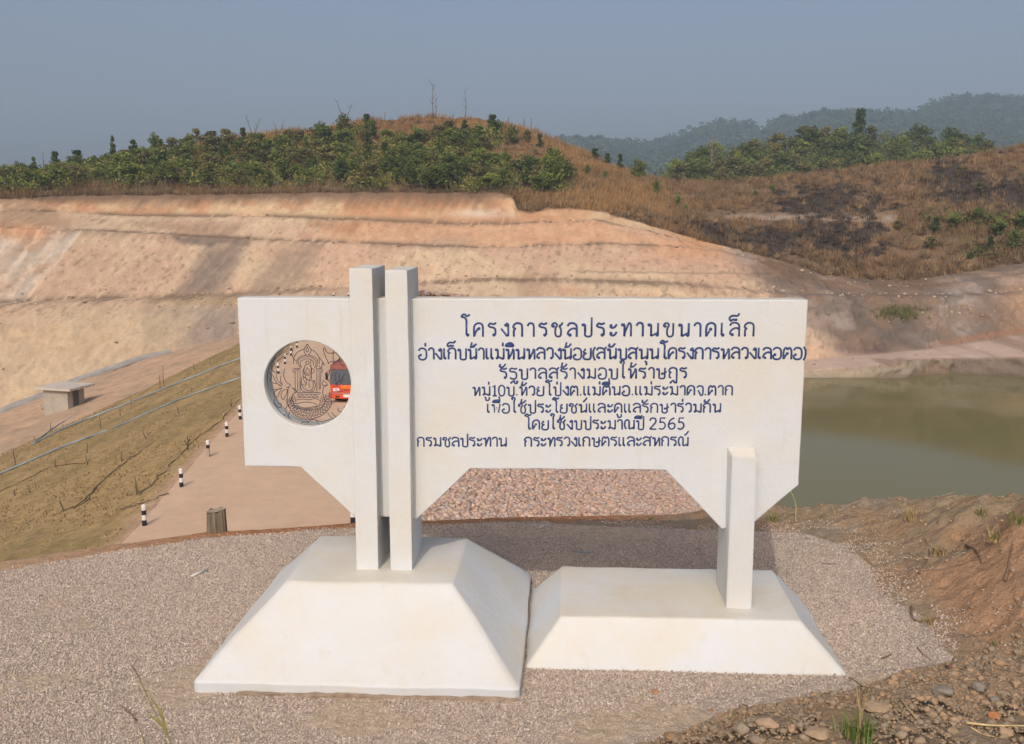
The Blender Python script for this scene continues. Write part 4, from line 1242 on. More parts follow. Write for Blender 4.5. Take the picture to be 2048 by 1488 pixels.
stick('twig', [(1762, 1321, None), (1784, 1312, None)], 1.8, m_twig, 'short grey twig lying on the gravel right of the lower plinth')
stick('twig', [(1897, 1343, None), (1902, 1332, (1897, 1343)), (1908, 1314, (1897, 1343))], 3.2, m_twig, 'short upright grey stick poking out where gravel meets the dirt')
stick('twig', [(1892, 1336, None), (1905, 1341, None), (1930, 1344, None)], 2.6, m_twig, 'curved grey twig lying at the foot of the short upright stick')
stick('root', [(1838, 1150, None), (1846, 1135, None), (1858, 1112, None), (1850, 1082, None)], 3.2, m_twig, 'brown root hanging down the face of the red bank', 'root')
stick('root', [(2010, 1165, None), (2018, 1130, None), (2024, 1095, None)], 3.0, m_twig, 'brown root on the bank at the right edge of the picture', 'root')
stick('root', [(1932, 1094, None), (1952, 1104, None), (1964, 1130, None)], 2.6, m_twig, 'dark root arching along the crest of the red bank', 'root')
stick('twig', [(1822, 1218, None), (1824, 1238, None), (1840, 1246, None), (1880, 1240, None)], 2.4, m_twig, 'bent twig lying at the left foot of the red bank')
stick('twig', [(1645, 1130, None), (1672, 1132, None)], 1.4, m_twig, 'dark twig on the gravel behind the right end of the sign')
stick('straw_stalk', [(1932, 1452, None), (1985, 1460, None), (2048, 1464, None), (2075, 1465, None)], 2.6, m_straw, 'long pale straw stalk lying at the bottom right edge', 'straw')
stick('straw_stalk', [(1940, 1466, None), (1965, 1475, None), (1988, 1485, None)], 2.0, m_straw, 'short pale straw stalk just below the long one at bottom right', 'straw')
stick('straw_stalk', [(1800, 1402, None), (1820, 1432, None), (1837, 1450, None)], 1.8, m_straw, 'slanting straw stalk in the middle of the dirt bank', 'straw')
stick('straw_stalk', [(1457, 1446, None), (1460, 1432, (1457, 1446)), (1463, 1416, (1457, 1446))], 1.6, m_straw, 'short straw stuck upright beside the grey rounded boulder', 'straw', curve=False)
stick('pipe_offcut', [(382, 1156, None), (414, 1143, None)], 2.6, m_pvc, 'white plastic pipe offcut lying on the gravel left of the sign', 'pipe', curve=False, taper=False)
stick('pipe_offcut', [(1145, 1106, None), (1182, 1109, None)], 1.8, simple('dull_blue_pvc', (.25, .31, .34), .6, .1, 20, 0), 'dull blue pipe scrap lying in the shadow behind the sign', 'pipe', curve=False, taper=False)
stick('pipe_offcut', [(1078, 1058, None), (1094, 1052, None)], 1.6, m_pvc, 'short pale pipe scrap on the gravel near the back rim', 'pipe', curve=False, taper=False)

# grass on the near ground
m_blade = attr_mat('grass_blade', scale=8, var=.2, bstr=0)
def blades(name, base, n, hmin, hmax, spread, cols, label, cat='grass tuft', lean=.5, width=.006, seed=1):
    r_ = np.random.default_rng(seed)
    V = []; F = []; C = []
    for i in range(n):
        a = r_.uniform(0, 2 * pi); h_ = r_.uniform(hmin, hmax); l_ = r_.uniform(.1, lean) * h_
        bx, by = r_.normal(0, spread, 2)
        dx, dy = cos(a), sin(a)
        px, py = -dy * width, dx * width
        seg = 4
        b0 = len(V)
        for k in range(seg + 1):
            t = k / seg
            w_ = (1 - t) ** .7
            cx = bx + dx * l_ * t * t; cy = by + dy * l_ * t * t; cz = h_ * (t - .25 * t * t * (l_ / h_))
            V.append((cx + px * w_, cy + py * w_, cz)); V.append((cx - px * w_, cy - py * w_, cz + .001))
        col = cols[r_.integers(0, len(cols))]
        for k in range(seg):
            q_ = b0 + 2 * k
            F.append((q_, q_ + 1, q_ + 3, q_ + 2)); C.append(col)
    me = mesh_np(name, V, F, cols=np.array(C))
    o = link(name, me, m_blade); o.location = tuple(base)
    return tag(o, label, cat)
gcol = [A(.10, .16, .04), A(.13, .19, .05), A(.17, .19, .06)]
scol = [A(.45, .33, .15), A(.52, .41, .21), A(.38, .27, .13)]
blades('grass_tuft', on_ground(1720, 1478), 70, .05, .15, .035, gcol, 'green grass tuft with tall straw stems on the near dirt bank', lean=.9, width=.004, seed=2)
o = blades('straw_stems', on_ground(1720, 1478), 6, .22, .32, .012, scol[:2], 'x', lean=.25, width=.004, seed=3)
del o['label']; del o['category']; o.parent = [q for q in COL.objects if q.name == 'grass_tuft'][0]; o.location = (0, 0, 0)
blades('grass_tuft', on_ground(1545, 1042), 60, .04, .12, .03, gcol + scol[:1], 'small green tuft on the rim close behind the right leg of the sign', lean=.9, width=.004, seed=4)
blades('dry_grass_tuft', on_ground(1822, 1040), 60, .08, .24, .03, scol, 'pale dry grass clump standing on the crest of the bank before the water', lean=.9, width=.004, seed=5)
blades('dry_grass_tuft', on_ground(1880, 1112), 46, .05, .16, .035, scol + [A(.2, .14, .09)], 'matted dry roots and grass hanging over the red bank', lean=1.2, width=.004, seed=6)
blades('dry_grass_tuft', on_ground(1990, 1085), 46, .06, .16, .03, scol + gcol[2:], 'dry grass clump on top of the bank near the right edge', lean=1.0, width=.004, seed=7)
blades('dry_grass_tuft', on_ground(1858, 1245), 40, .03, .09, .03, scol, 'flattened dry grass at the left foot of the red bank', lean=1.4, width=.004, seed=8)
blades('grass_tuft', on_ground(1962, 1035), 40, .05, .14, .025, gcol + scol[:1], 'thin green grass on the crest of the bank against the water', lean=.9, width=.003, seed=9)
blades('grass_tuft', on_ground(2042, 1048), 40, .05, .16, .05, gcol, 'dark green tuft at the right edge on the bank crest', lean=.9, width=.004, seed=10)
blades('grass_tuft', on_ground(1990, 1293), 14, .03, .06, .02, gcol, 'tiny green seedling on the red bank', lean=.9, width=.004, seed=11)
blades('grass_tuft', on_ground(1305, 1040), 40, .02, .06, .02, gcol + scol, 'low green tuft on the rim between the riprap and the shaded gravel', lean=.9, width=.003, seed=12)
# litter of dry stems along the crest of the bank
V = []; F = []; C = []
r_ = np.random.default_rng(77)
for i in range(520):
    x_ = r_.uniform(1.2, 6.2); y_ = y_edge(x_) - r_.uniform(-.25, 1.5) ** 1
    h_, d_, de_ = plat(np.array([x_]), np.array([y_]))
    if d_[0] <= .03: continue
    L_ = r_.uniform(.04, .2); a = r_.normal(.1, .6); tz = r_.uniform(-.1, .35)
    p_ = np.array([x_, y_, h_[0] + .006]); q_ = p_ + np.array([cos(a) * L_, sin(a) * L_, tz * L_])
    q_[2] = max(q_[2], ground_z(q_[0], q_[1]) + .004)
    w_ = .0022
    b0 = len(V)
    V += [p_ + (0, 0, w_), p_ - (0, 0, w_), q_ - (0, 0, w_ * .5), q_ + (0, 0, w_ * .5)]
    F.append((b0, b0 + 1, b0 + 2, b0 + 3)); C.append(scol[r_.integers(0, 3)] * r_.uniform(.5, 1.0))
stuff(link('dry_stem_litter', mesh_np('dry_stem_litter', V, F, cols=np.array(C)), m_blade))
stick('grass_stalk', [(1590, 1046, None), (1592, 1020, (1590, 1046)), (1590, 1002, (1590, 1046)), (1578, 975, (1590, 1046))], 1.2, m_straw, 'tall single straw stalk bending against the water beside the sign', 'straw')
stick('grass_stalk', [(1669, 1034, None), (1668, 1020, (1669, 1034)), (1664, 1012, (1669, 1034))], 1.1, m_straw, 'short single straw stalk against the water right of the sign', 'straw')

# seeding grass close to the camera at bottom left
def seed_grass(name, pts, Yd, label, headpts, hw):
    root = empty(name, tuple(at_y(*pts[0], Yd)))
    base = np.array(root.location)
    b_ = Bag(); P_ = smooth_pts([at_y(u_, v_, Yd) - base for u_, v_ in pts], 6)
    b_.tube(P_, [.0035 * (1 - .7 * i / len(P_)) for i in range(len(P_))], 5)
    link('stem', b_.mesh('stem'), simple('green_stem', (.28, .24, .10), .7, .2, 20, 0), root)
    H_ = smooth_pts([at_y(u_, v_, Yd) - base for u_, v_ in headpts], 8)
    r2_ = random.Random(name + label); b2 = Bag()
    for i, p in enumerate(H_):
        for k in range(7):
            dv = np.array([r2_.uniform(-1, 1), r2_.uniform(-1, 1), r2_.uniform(-.2, 1)])
            b2.tube([p, p + dv * hw * (.4 + .6 * sin(pi * (i + .5) / len(H_)))], [.0012, .0004], 4, cap=False)
    link('seed_head', b2.mesh('seed_head'), simple('purple_brown_seed', (.22, .15, .12), .8, .2, 40, 0), root)
    return tag(root, label, 'grass')
YS = 3.35
seed_grass('seeding_grass', [(300, 1530), (287, 1480), (275, 1445)], YS, 'grass stem with drooping purple brown seed head at the bottom left', [(275, 1445), (262, 1428), (240, 1412)], .012)
o = seed_grass('seeding_grass', [(360, 1530), (338, 1478), (310, 1425), (282, 1365), (262, 1330)], YS, 'tall slender green grass stem leaning left at the bottom left', [(282, 1365), (272, 1345), (262, 1328)], .006)
b_ = Bag()
base = np.array(o.location)
for pts in ([(338, 1478), (326, 1440), (318, 1418), (300, 1395)], [(335, 1470), (322, 1448), (296, 1428)]):
    P_ = smooth_pts([at_y(u_, v_, YS) - base for u_, v_ in pts], 5)
    b_.tube(P_, [.006 * sin(pi * (.12 + .86 * i / len(P_))) for i in range(len(P_))], 6, squash=(YDIR, .25))
link('leaf', b_.mesh('leaf'), simple('green_leaf', (.25, .225, .075), .7, .25, 20, 0), o)

# =================================================================== MIDDLE DISTANCE
# tree stump just beyond the rim
bs = at_y(433, 1053, 9.62)
root = empty('tree_stump', tuple(bs))
tag(root, 'weathered grey sawn tree stump at the rim of the gravel, left of the sign', 'stump')
bm = bmesh.new(); N_ = 40
rad = lambda a, z: .093 * (1 + .05 * sin(3 * a + 1) + .035 * sin(17 * a) + .05 * mnoise.noise(Vector((cos(a) * 3, sin(a) * 3, z * 2)))) * (1.05 - .35 * z)
rings = []
for z in (-.25, 0, .04, .08, .12, .165):
    rings.append([bm.verts.new((rad(k * 2 * pi / N_, z) * cos(k * 2 * pi / N_), rad(k * 2 * pi / N_, z) * .9 * sin(k * 2 * pi / N_),
                  z + (.012 * cos(k * 2 * pi / N_) + .012 * (1 if k % 7 < 3 else -.6) if z == .165 else 0))) for k in range(N_)])
for a_, b_ in zip(rings, rings[1:]):
    for k in range(N_): bm.faces.new((a_[k], a_[(k + 1) % N_], b_[(k + 1) % N_], b_[k]))
link('bark', bm_mesh('bark', bm), simple('weathered_wood', (.20, .165, .115), .95, .45, 22, .9, .03, stretch=(1, 1, .12)), root)
bm = bmesh.new(); c_ = bm.verts.new((0, 0, .163)); rg = [bm.verts.new((.088 * cos(k * 2 * pi / N_), .08 * sin(k * 2 * pi / N_), +.167 + .012 * cos(k * 2 * pi / N_))) for k in range(N_)]
for k in range(N_): bm.faces.new((c_, rg[k], rg[(k + 1) % N_]))
link('cut_face', bm_mesh('cut_face', bm), simple('cut_wood', (.33, .27, .19), .9, .25, 40, .3, .01), root)

# striped guide posts
m_pw = simple('post_white', (.72, .70, .66), .7, .12, 8, .1, .01)
m_pb = simple('post_black', (.025, .024, .025), .6, .3, 8, .1, .01)
def post_parts(root, h=.72, w=.085, worn=False):
    zs = [(0, .20, 'black_band', m_pb), (.20, .40, 'white_band', m_pw), (.40, .58, 'black_band', m_pb), (.58, .80, 'white_band', m_pw)]
    if worn: zs = [(0, .22, 'bare_band', simple('bare_concrete', (.42, .33, .25), .9, .2, 8, .2, .01)), (.22, .42, 'bare_band', bpy.data.materials['bare_concrete']), (.42, .60, 'black_band', m_pb), (.60, .82, 'white_band', m_pw)]
    for a_, b_, nm, mm in zs:
        bm = bmesh.new(); N2 = 12
        prof = [(w, a_ - (.15 if a_ == 0 else 0)), (w, b_)] if b_ < .79 else [(w, a_), (w, b_ - .05), (w * .8, b_ - .015), (w * .35, b_)]
        rg = [[bm.verts.new((r0 * cos(k * 2 * pi / N2), r0 * sin(k * 2 * pi / N2), z_)) for k in range(N2)] for r0, z_ in prof]
        for q1, q2 in zip(rg, rg[1:]):
            for k in range(N2): bm.faces.new((q1[k], q1[(k + 1) % N2], q2[(k + 1) % N2], q2[k]))
        bm.faces.new(rg[-1])
        link(nm, bm_mesh(nm, bm, False), mm, root)
def copy_thing(src):
    c_ = src.copy(); COL.objects.link(c_)
    for ch in src.children:
        d_ = ch.copy(); COL.objects.link(d_); d_.parent = c_
    return c_
posts = [(289, 1050, 'nearest striped guide post on the left edge of the crest road, beyond the stump'),
         (363, 973, 'second striped guide post from the camera along the left edge of the crest road'),
         (417, 913, 'faded pinkish guide post with bare lower half, third along the crest road'),
         (454, 873, 'fourth striped guide post along the left edge of the crest road'),
         (480.5, 838, 'striped guide post half hidden by the left edge of the white board'),
         (557, 747, 'nearest of the striped guide posts seen through the round opening'),
         (570, 728, 'second striped guide post seen through the round opening'),
         (582, 711, 'third striped guide post seen through the round opening'),
         (594, 695, 'farthest striped guide post seen through the round opening'),
         (667, 600, 'tiny far guide post showing just above the top of the white board'),
         (697, 600, 'tiny far guide post just left of the tall white pillars'),
         (707, 1046, 'striped guide post peeping out left of the pillar below the board')]
proto = None
for i, (u_, v_, lb) in enumerate(posts):
    p = at_z(u_, v_, Z_CREST + .02)
    if i == 0:
        r0 = empty('guide_post'); post_parts(r0); proto = r0
    elif i == 2:
        r0 = empty('guide_post'); post_parts(r0, worn=True)
    else:
        r0 = copy_thing(proto)
    r0.location = tuple(p); r0.rotation_euler = (random.uniform(-.03, .03), random.uniform(-.04, .04), random.uniform(0, 3))
    if i >= 9: r0.scale = (1.35, 1.35, 1.25)
    tag(r0, lb, 'guide post', 'striped guide posts along the crest road')

# red truck on the crest road
m_red = simple('red_orange_paint', (.62, .085, .03), .35, .15, 3, 0, spec=.5)
m_maroon = simple('faded_maroon_paint', (.30, .105, .085), .55, .2, 3, 0)
m_glass = simple('dark_windscreen', (.035, .042, .052), .08, .1, 3, 0, spec=.8)
m_black = simple('black_rubber', (.02, .02, .02), .8, .2, 5, 0)
m_lamp = simple('headlight_glass', (.70, .70, .70), .15, .05, 5, 0, spec=.8)
m_plate = simple('number_plate', (.72, .70, .66), .5, .1, 5, 0)
m_steel = simple('grey_steel', (.30, .30, .31), .4, .2, 5, 0, metallic=.5)
tp = at_z(696, 806, Z_CREST + .03)
truck = empty('truck', tuple(tp), radians(-8))
tag(truck, 'red and orange flat-nosed truck facing us on the dam crest, seen through the round opening', 'truck')
W = 1.12
def tbox(nm, x0, x1, y0, y1, z0, z1, mm, par=truck, bev=.03):
    return link(nm, box_mesh(nm, x0, x1, y0, y1, z0, z1, bev=bev), mm, par)
bm = bmesh.new()                                            # cab: raked front
pr = [(0, .42), (-.02, 1.15), (.16, 2.05), (.35, 2.32), (1.9, 2.38), (1.9, .42)]
L_ = [bm.verts.new((-W, y, z)) for y, z in pr]; R_ = [bm.verts.new((W, y, z)) for y, z in pr]
bm.faces.new(L_); bm.faces.new(R_[::-1])
for k in range(len(pr)): bm.faces.new((L_[k], R_[k], R_[(k + 1) % len(pr)], L_[(k + 1) % len(pr)]))
bmesh.ops.bevel(bm, geom=list(bm.edges), offset=.05, segments=2, affect='EDGES')
cab = link('cab', bm_mesh('cab', bm), m_red, truck)
bm = bmesh.new(); vs = [bm.verts.new(q) for q in ((-W + .03, -.045, 1.15), (W - .03, -.045, 1.15), (W - .06, .125, 2.06), (-W + .06, .125, 2.06))]; bm.faces.new(vs)
ex = bmesh.ops.extrude_face_region(bm, geom=list(bm.faces)); bmesh.ops.translate(bm, verts=[v for v in ex['geom'] if isinstance(v, bmesh.types.BMVert)], vec=(0, .05, 0))
ws = link('windscreen', bm_mesh('windscreen', bm), m_glass, cab)
b_ = Bag(); b_.tube([np.array((-.75, -.07, 1.20)), np.array((-.25, -.0, 1.55))], .012, 5); link('wiper', b_.mesh('wiper'), m_black, cab)
b_ = Bag(); b_.tube([np.array((.15, -.07, 1.20)), np.array((.60, -.0, 1.55))], .012, 5); link('wiper', b_.mesh('wiper'), m_black, cab)
tbox('roof_panel', -W + .1, W - .1, .12, 1.9, 2.30, 2.52, m_maroon, bev=.08)
tbox('sun_visor', -W + .02, W - .02, .05, .36, 2.07, 2.36, m_maroon)
tbox('grille', -.42, .42, -.06, .02, .88, 1.10, simple('bright_orange_panel', (.80, .19, .03), .3, .1, 3, 0, spec=.5))
for s_ in (-1, 1):
    tbox('headlight', s_ * .72 - .20, s_ * .72 + .20, -.07, .02, .72, .90, m_lamp, bev=.03)
    tbox('fog_lamp', s_ * .62 - .13, s_ * .62 + .13, -.16, -.06, .36, .45, m_black, bev=.02)
bmp = tbox('bumper', -W - .02, W + .02, -.14, .15, .28, .66, m_red, bev=.05)
tbox('bumper_strip', -W + .1, W - .1, -.165, -.12, .60, .64, m_steel, bmp, .01)
tbox('number_plate', -.24, .24, -.175, -.145, .38, .56, m_plate, bev=.01)
for s_ in (-1, 1):
    mi = tbox('mirror', s_ * (W + .22) - .07, s_ * (W + .22) + .07, .0, .09, 1.42, 1.86, m_black, bev=.03)
    b_ = Bag(); b_.tube([np.array((s_ * W, .15, 2.0)), np.array((s_ * (W + .22), .05, 1.9)), np.array((s_ * (W + .22), .05, 1.4)), np.array((s_ * W, .15, 1.3))], .018, 5)
    link('mirror_arm', b_.mesh('mirror_arm'), m_black, mi)
    for yv in (.95, 4.3):
        bm = bmesh.new(); bmesh.ops.create_cone(bm, cap_ends=True, segments=24, radius1=.45, radius2=.45, depth=.28, matrix=Matrix.Translation((s_ * (W - .18), yv, .44)) @ Matrix.Rotation(pi / 2, 4, 'Y'))
        bmesh.ops.bevel(bm, geom=list(bm.edges), offset=.03, segments=1, affect='EDGES')
        wh = link('wheel', bm_mesh('wheel', bm), m_black, truck)
        bm = bmesh.new(); bmesh.ops.create_cone(bm, cap_ends=True, segments=18, radius1=.25, radius2=.18, depth=.06, matrix=Matrix.Translation((s_ * (W - .03), yv, .44)) @ Matrix.Rotation(s_ * pi / 2, 4, 'Y'))
        link('rim', bm_mesh('rim', bm), m_steel, wh)
tbox('chassis', -.45, .45, .3, 5.6, .50, .78, m_black)
tbox('cargo_bed', -W, W, 2.05, 5.8, .85, 1.75, m_maroon, bev=.03)

# concrete valve house at the toe
VU, VV = proj_uv(VF)
def floor_pt(u_, v_):
    i, j = np.unravel_index(np.argmin((VU - u_) ** 2 + (VV - v_) ** 2), VU.shape)
    return VF[i, j]
hp_ = floor_pt(128, 818)
print('house', hp_, slope_pt(170, 826))
hz = hp_[2]
house = empty('valve_house', tuple(hp_), radians(-16))
tag(house, 'small grey concrete valve house with a flat slab roof below the dam', 'building')
m_conc = simple('grey_concrete', (.40, .355, .29), .9, .15, .9, .3, .03)
m_roof = simple('pale_roof_concrete', (.54, .48, .40), .9, .12, .7, .2, .02)
hw, hd, hh_ = 1.42, 1.2, 2.1
for nm, a_ in (('wall', (-hw, hw, -hd, -hd + .15)), ('wall', (-hw, hw, hd - .15, hd)), ('wall', (-hw, -hw + .15, -hd + .15, hd - .15))):
    link(nm, box_mesh(nm, *a_, -1.0, hh_), m_conc, house)
bm = bmesh.new()
add_box(bm, hw - .15, hw, -hd + .15, -.45, -1, hh_); add_box(bm, hw - .15, hw, .45, hd - .15, -1, hh_); add_box(bm, hw - .15, hw, -.45, .45, 2.0, hh_)
link('wall', bm_mesh('wall', bm), m_conc, house)
link('door', box_mesh('door', hw - .12, hw - .06, -.45, .45, -.2, 2.0), simple('dark_grey_door', (.12, .11, .10), .7, .2, 3, 0), house)  # plain dark grey panel filling the opening in the right wall
link('roof_slab', box_mesh('roof_slab', -hw - .65, hw + .65, -hd - .4, hd + .9, hh_ + .003, hh_ + .24, bev=.02), m_roof, house)
link('apron', box_mesh('apron', hw, hw + 1.4, -hd, hd, -.6, -.05, bev=.03), m_roof, house)
# rubble beside it
rp_ = np.array([floor_pt(random.uniform(84, 96), random.uniform(806, 822)) + (0, 0, .15) for _ in range(16)])
stuff(rocks_joined('house_rubble', rp_, RNG.uniform(.12, .3, 16), np.repeat(A(.36, .30, .24)[None], 16, 0), m_clod, rtpl))

# concrete gutter at the foot of the hillside
pts = [(-80, 868), (10, 822), (110, 784), (145, 766), (200, 747), (282, 719), (340, 705)]
gp_ = []
for u_, v_ in pts:
    dd_ = float(np.interp(u_, U, d0)) - 1.2
    gp_.append(at_y(u_, v_, dd_))
gp_ = smooth_pts(gp_, 8)
V = []; F = []
prof = [(-.55, -.3), (-.55, .12), (-.4, .12), (-.3, -.15), (.3, -.15), (.4, .12), (.55, .12), (.55, -.3)]
for i, p in enumerate(gp_):
    t = gp_[min(i + 1, len(gp_) - 1)] - gp_[max(i - 1, 0)]; t[2] = 0; t /= np.linalg.norm(t)
    nrm = np.array([-t[1], t[0], 0])
    for a_, b_ in prof: V.append(p + nrm * a_ + np.array([0, 0, b_ + .25]))
for i in range(len(gp_) - 1):
    for k in range(len(prof) - 1):
        q_ = i * len(prof) + k; F.append((q_, q_ + 1, q_ + 1 + len(prof), q_ + len(prof)))
tag(link('drainage_gutter', mesh_np('drainage_gutter', V, F), simple('blue_grey_concrete', (.34, .325, .30), .9, .2, .6, .2, .05)), 'grey concrete drainage gutter along the foot of the excavated hillside', 'gutter')

# blue irrigation pipes laid across the downstream face
m_blue = simple('faded_blue_pvc', (.25, .30, .32), .7, .5, .5, 0)
def pipe(uv, label, r0=.065):
    P_ = smooth_pts([slope_pt(u_, v_, .10) for u_, v_ in uv], 10)
    c0_ = P_[0].copy(); b_ = Bag(); b_.tube([q_ - c0_ for q_ in P_], r0, 8)
    o = link('irrigation_pipe', b_.mesh('irrigation_pipe'), m_blue); o.location = tuple(c0_)
    return tag(o, label, 'pipe', 'blue irrigation pipes on the dam slope')
pipe([(-40, 966), (0, 950), (60, 924), (130, 894), (215, 863)], 'blue pipe lying low on the grassy slope, running in from the left edge', .075)
pipe([(226, 859), (300, 826), (380, 793), (482, 757)], 'blue pipe continuing the lower line up to the white board', .06)
pipe([(66, 890), (130, 858), (200, 830), (270, 803), (350, 770), (430, 738), (482, 718)], 'blue pipe on the upper line of the slope, ending under the valve house', .075)
pipe([(66, 889), (110, 856), (150, 832), (170, 818)], 'short blue pipe branching from the upper line up to the valve house', .055)
# thin brown drip lines with upright saplings
m_sap = simple('sapling_stick', (.13, .10, .07), .9, .3, 9, .2, .01)
def sapling(u_, v_, hpx, lean, label, forks=0, seed=1):
    b0_ = slope_pt(u_, v_, -.05)
    h_ = hpx / FPX * np.hypot(b0_[1], 8)
    rr_ = random.Random(seed * 7 + 1)
    b_ = Bag()
    top = np.array([lean * h_, 0, h_ + .05])
    b_.tube(smooth_pts([np.zeros(3), top * .5 + np.array([rr_.uniform(-.04, .04) * h_, 0, 0]), top], 4), [.036 - .0022 * k for k in range(9)], 6)
    for k in range(forks):
        s0 = top * rr_.uniform(.15, .5); a_ = rr_.choice([-1, 1]) * rr_.uniform(.3, .7)
        b_.tube([s0, s0 + np.array([a_ * h_ * .4, rr_.uniform(-.1, .1), h_ * .45])], [.022, .012], 5)
    o = link('sapling', b_.mesh('sapling'), m_sap); o.location = tuple(b0_)
    return tag(o, label, 'sapling', 'bare saplings on the dam slope')
sapl = [(32, 930, 34, -.1, 2, 'bare sapling with two sticks by the left edge, near the low blue pipe'),
        (128, 1020, 22, -.35, 1, 'short hooked sapling low on the left part of the slope'),
        (274, 988, 34, -.06, 1, 'tall bare sapling with a side twig, lowest in the middle of the slope'),
        (376, 898, 28, .0, 4, 'bushy bare sapling with forked twigs near the third guide post'),
        (243, 922, 20, .0, 0, 'straight sapling on the middle row of the slope'),
        (102, 862, 18, .0, 0, 'thin sapling just below the valve house'), (128, 859, 12, -.2, 0, 'short stake right below the valve house'),
        (202, 858, 26, -.05, 1, 'sapling standing between the two blue pipe lines'), (263, 810, 14, .0, 0, 'sapling just above the upper blue pipe'),
        (320, 776, 28, .02, 0, 'thin tall stake high on the slope near the upper pipe'), (327, 770, 40, .03, 0, 'thinnest tall stake high on the slope'),
        (174, 905, 20, .1, 0, 'stake left of the gap in the lower blue pipe'), (293, 878, 20, -.4, 0, 'leaning stake on the middle of the slope'),
        (358, 828, 16, -.2, 0, 'leaning stake above the lower blue pipe'), (462, 815, 18, .1, 2, 'forked twig next to the white board, under the pipe'),
        (60, 985, 16, -.1, 0, 'short stake near the lower left of the slope'), (112, 935, 16, .0, 0, 'stake just below the low blue pipe'),
        (176, 930, 20, -.2, 1, 'hooked sapling under the break of the blue pipe'), (70, 880, 8, 0, 0, 'tiny peg at the end of the upper blue pipe'),
        (388, 740, 14, .0, 0, 'stake at the top of the slope under the dirt strip'), (420, 726, 10, 0, 0, 'tiny stake at the top of the slope near the board'), (30, 990, 12, -.1, 0, 'tiny stake at the left edge of the slope'),
        (240, 830, 14, .05, 0, 'stake leaning on the upper pipe in mid slope')]
for i, (u_, v_, h_, l_, f_, lb) in enumerate(sapl): sapling(u_, v_, h_, l_, lb, f_, i)
m_line = simple('brown_drip_line', (.13, .095, .06), .9, .3, 3, 0)
drips = [([(150, 1015), (200, 970), (250, 925), (320, 872)], 'brown drip line through the middle sapling of the slope'),
         ([(276, 990), (320, 950), (360, 912), (400, 870), (440, 840), (480, 795)], 'brown drip line climbing past the bushy bare sapling'),
         ([(128, 1022), (170, 1000), (200, 968)], 'brown drip line from the hooked sapling on the left'),
         ([(0, 985), (50, 960), (110, 935), (170, 926)], 'brown drip line at the left, below the low blue pipe'),
         ([(230, 1024), (290, 1004), (345, 985)], 'brown drip line at the bottom of the slope near the second guide post')]
for uv, lb in drips:
    P_ = smooth_pts([slope_pt(u_ + random.uniform(-3, 3), v_ + random.uniform(-2, 2), .02) for u_, v_ in uv], 6)
    for q_ in P_: q_ += RNG.normal(0, .06, 3) * np.array([1, 1, .2])
    c0_ = P_[0].copy(); b_ = Bag(); b_.tube([q_ - c0_ for q_ in P_], .028, 5)
    o = link('drip_line', b_.mesh('drip_line'), m_line); o.location = tuple(c0_)
    tag(o, lb, 'drip line', 'brown drip lines on the dam slope')

# dry tussocks on the dam slope
n = 26000
Yr = 28 + 97 * RNG.uniform(0, 1, n) ** 1.6; Pr = RNG.uniform(.02, 1, n) * toe_p(Yr)
Xr = x_left(Yr) - Pr; Zr = Z_CREST - Pr / 3.0
su, sv = proj_uv(np.stack([Xr, Yr, Zr], -1))
kp = (su > -40) & (su < 700) & (sv < 1130) & (fbm(Xr * .5, Yr * .5, 7, 3) > .42)
Xr, Yr, Zr = Xr[kp], Yr[kp], Zr[kp]
def tufts(name, P, hmin, hmax, cols, mat, per=5, width=.05, lean=.5, seed=1, tint=None):
    r_ = np.random.default_rng(seed)
    n_ = len(P) * per
    B = np.repeat(P, per, 0) + np.concatenate([r_.normal(0, hmax * .25, (n_, 2)), np.zeros((n_, 1))], 1)
    h_ = r_.uniform(hmin, hmax, n_); a_ = r_.uniform(0, 2 * pi, n_); l_ = r_.uniform(.05, lean, n_) * h_
    a2 = r_.uniform(0, pi, n_)
    wv = np.stack([np.cos(a2), np.sin(a2), np.zeros(n_)], -1) * (width * h_ / hmax)[:, None]
    tip = B + np.stack([np.cos(a_) * l_, np.sin(a_) * l_, h_], -1)
    V_ = np.stack([B - wv, B + wv, tip], 1).reshape(-1, 3)
    F_ = np.arange(n_ * 3).reshape(-1, 3)
    ci = r_.integers(0, len(cols), n_)
    C_ = np.array(cols)[ci] * r_.uniform(.75, 1.2, (n_, 1))
    if tint is not None: C_ = C_ * np.repeat(tint, per, 0)
    return stuff(link(name, mesh_np(name, V_, F_, cols=C_), mat))
m_tuft = attr_mat('dry_grass', scale=.5, var=.2, bstr=0)
tufts('slope_grass', np.stack([Xr, Yr, Zr], -1), .04, .12, [A(.42, .31, .15), A(.26, .20, .09), A(.48, .36, .19), A(.17, .125, .06)], m_tuft, 4, .028, .9, 3)

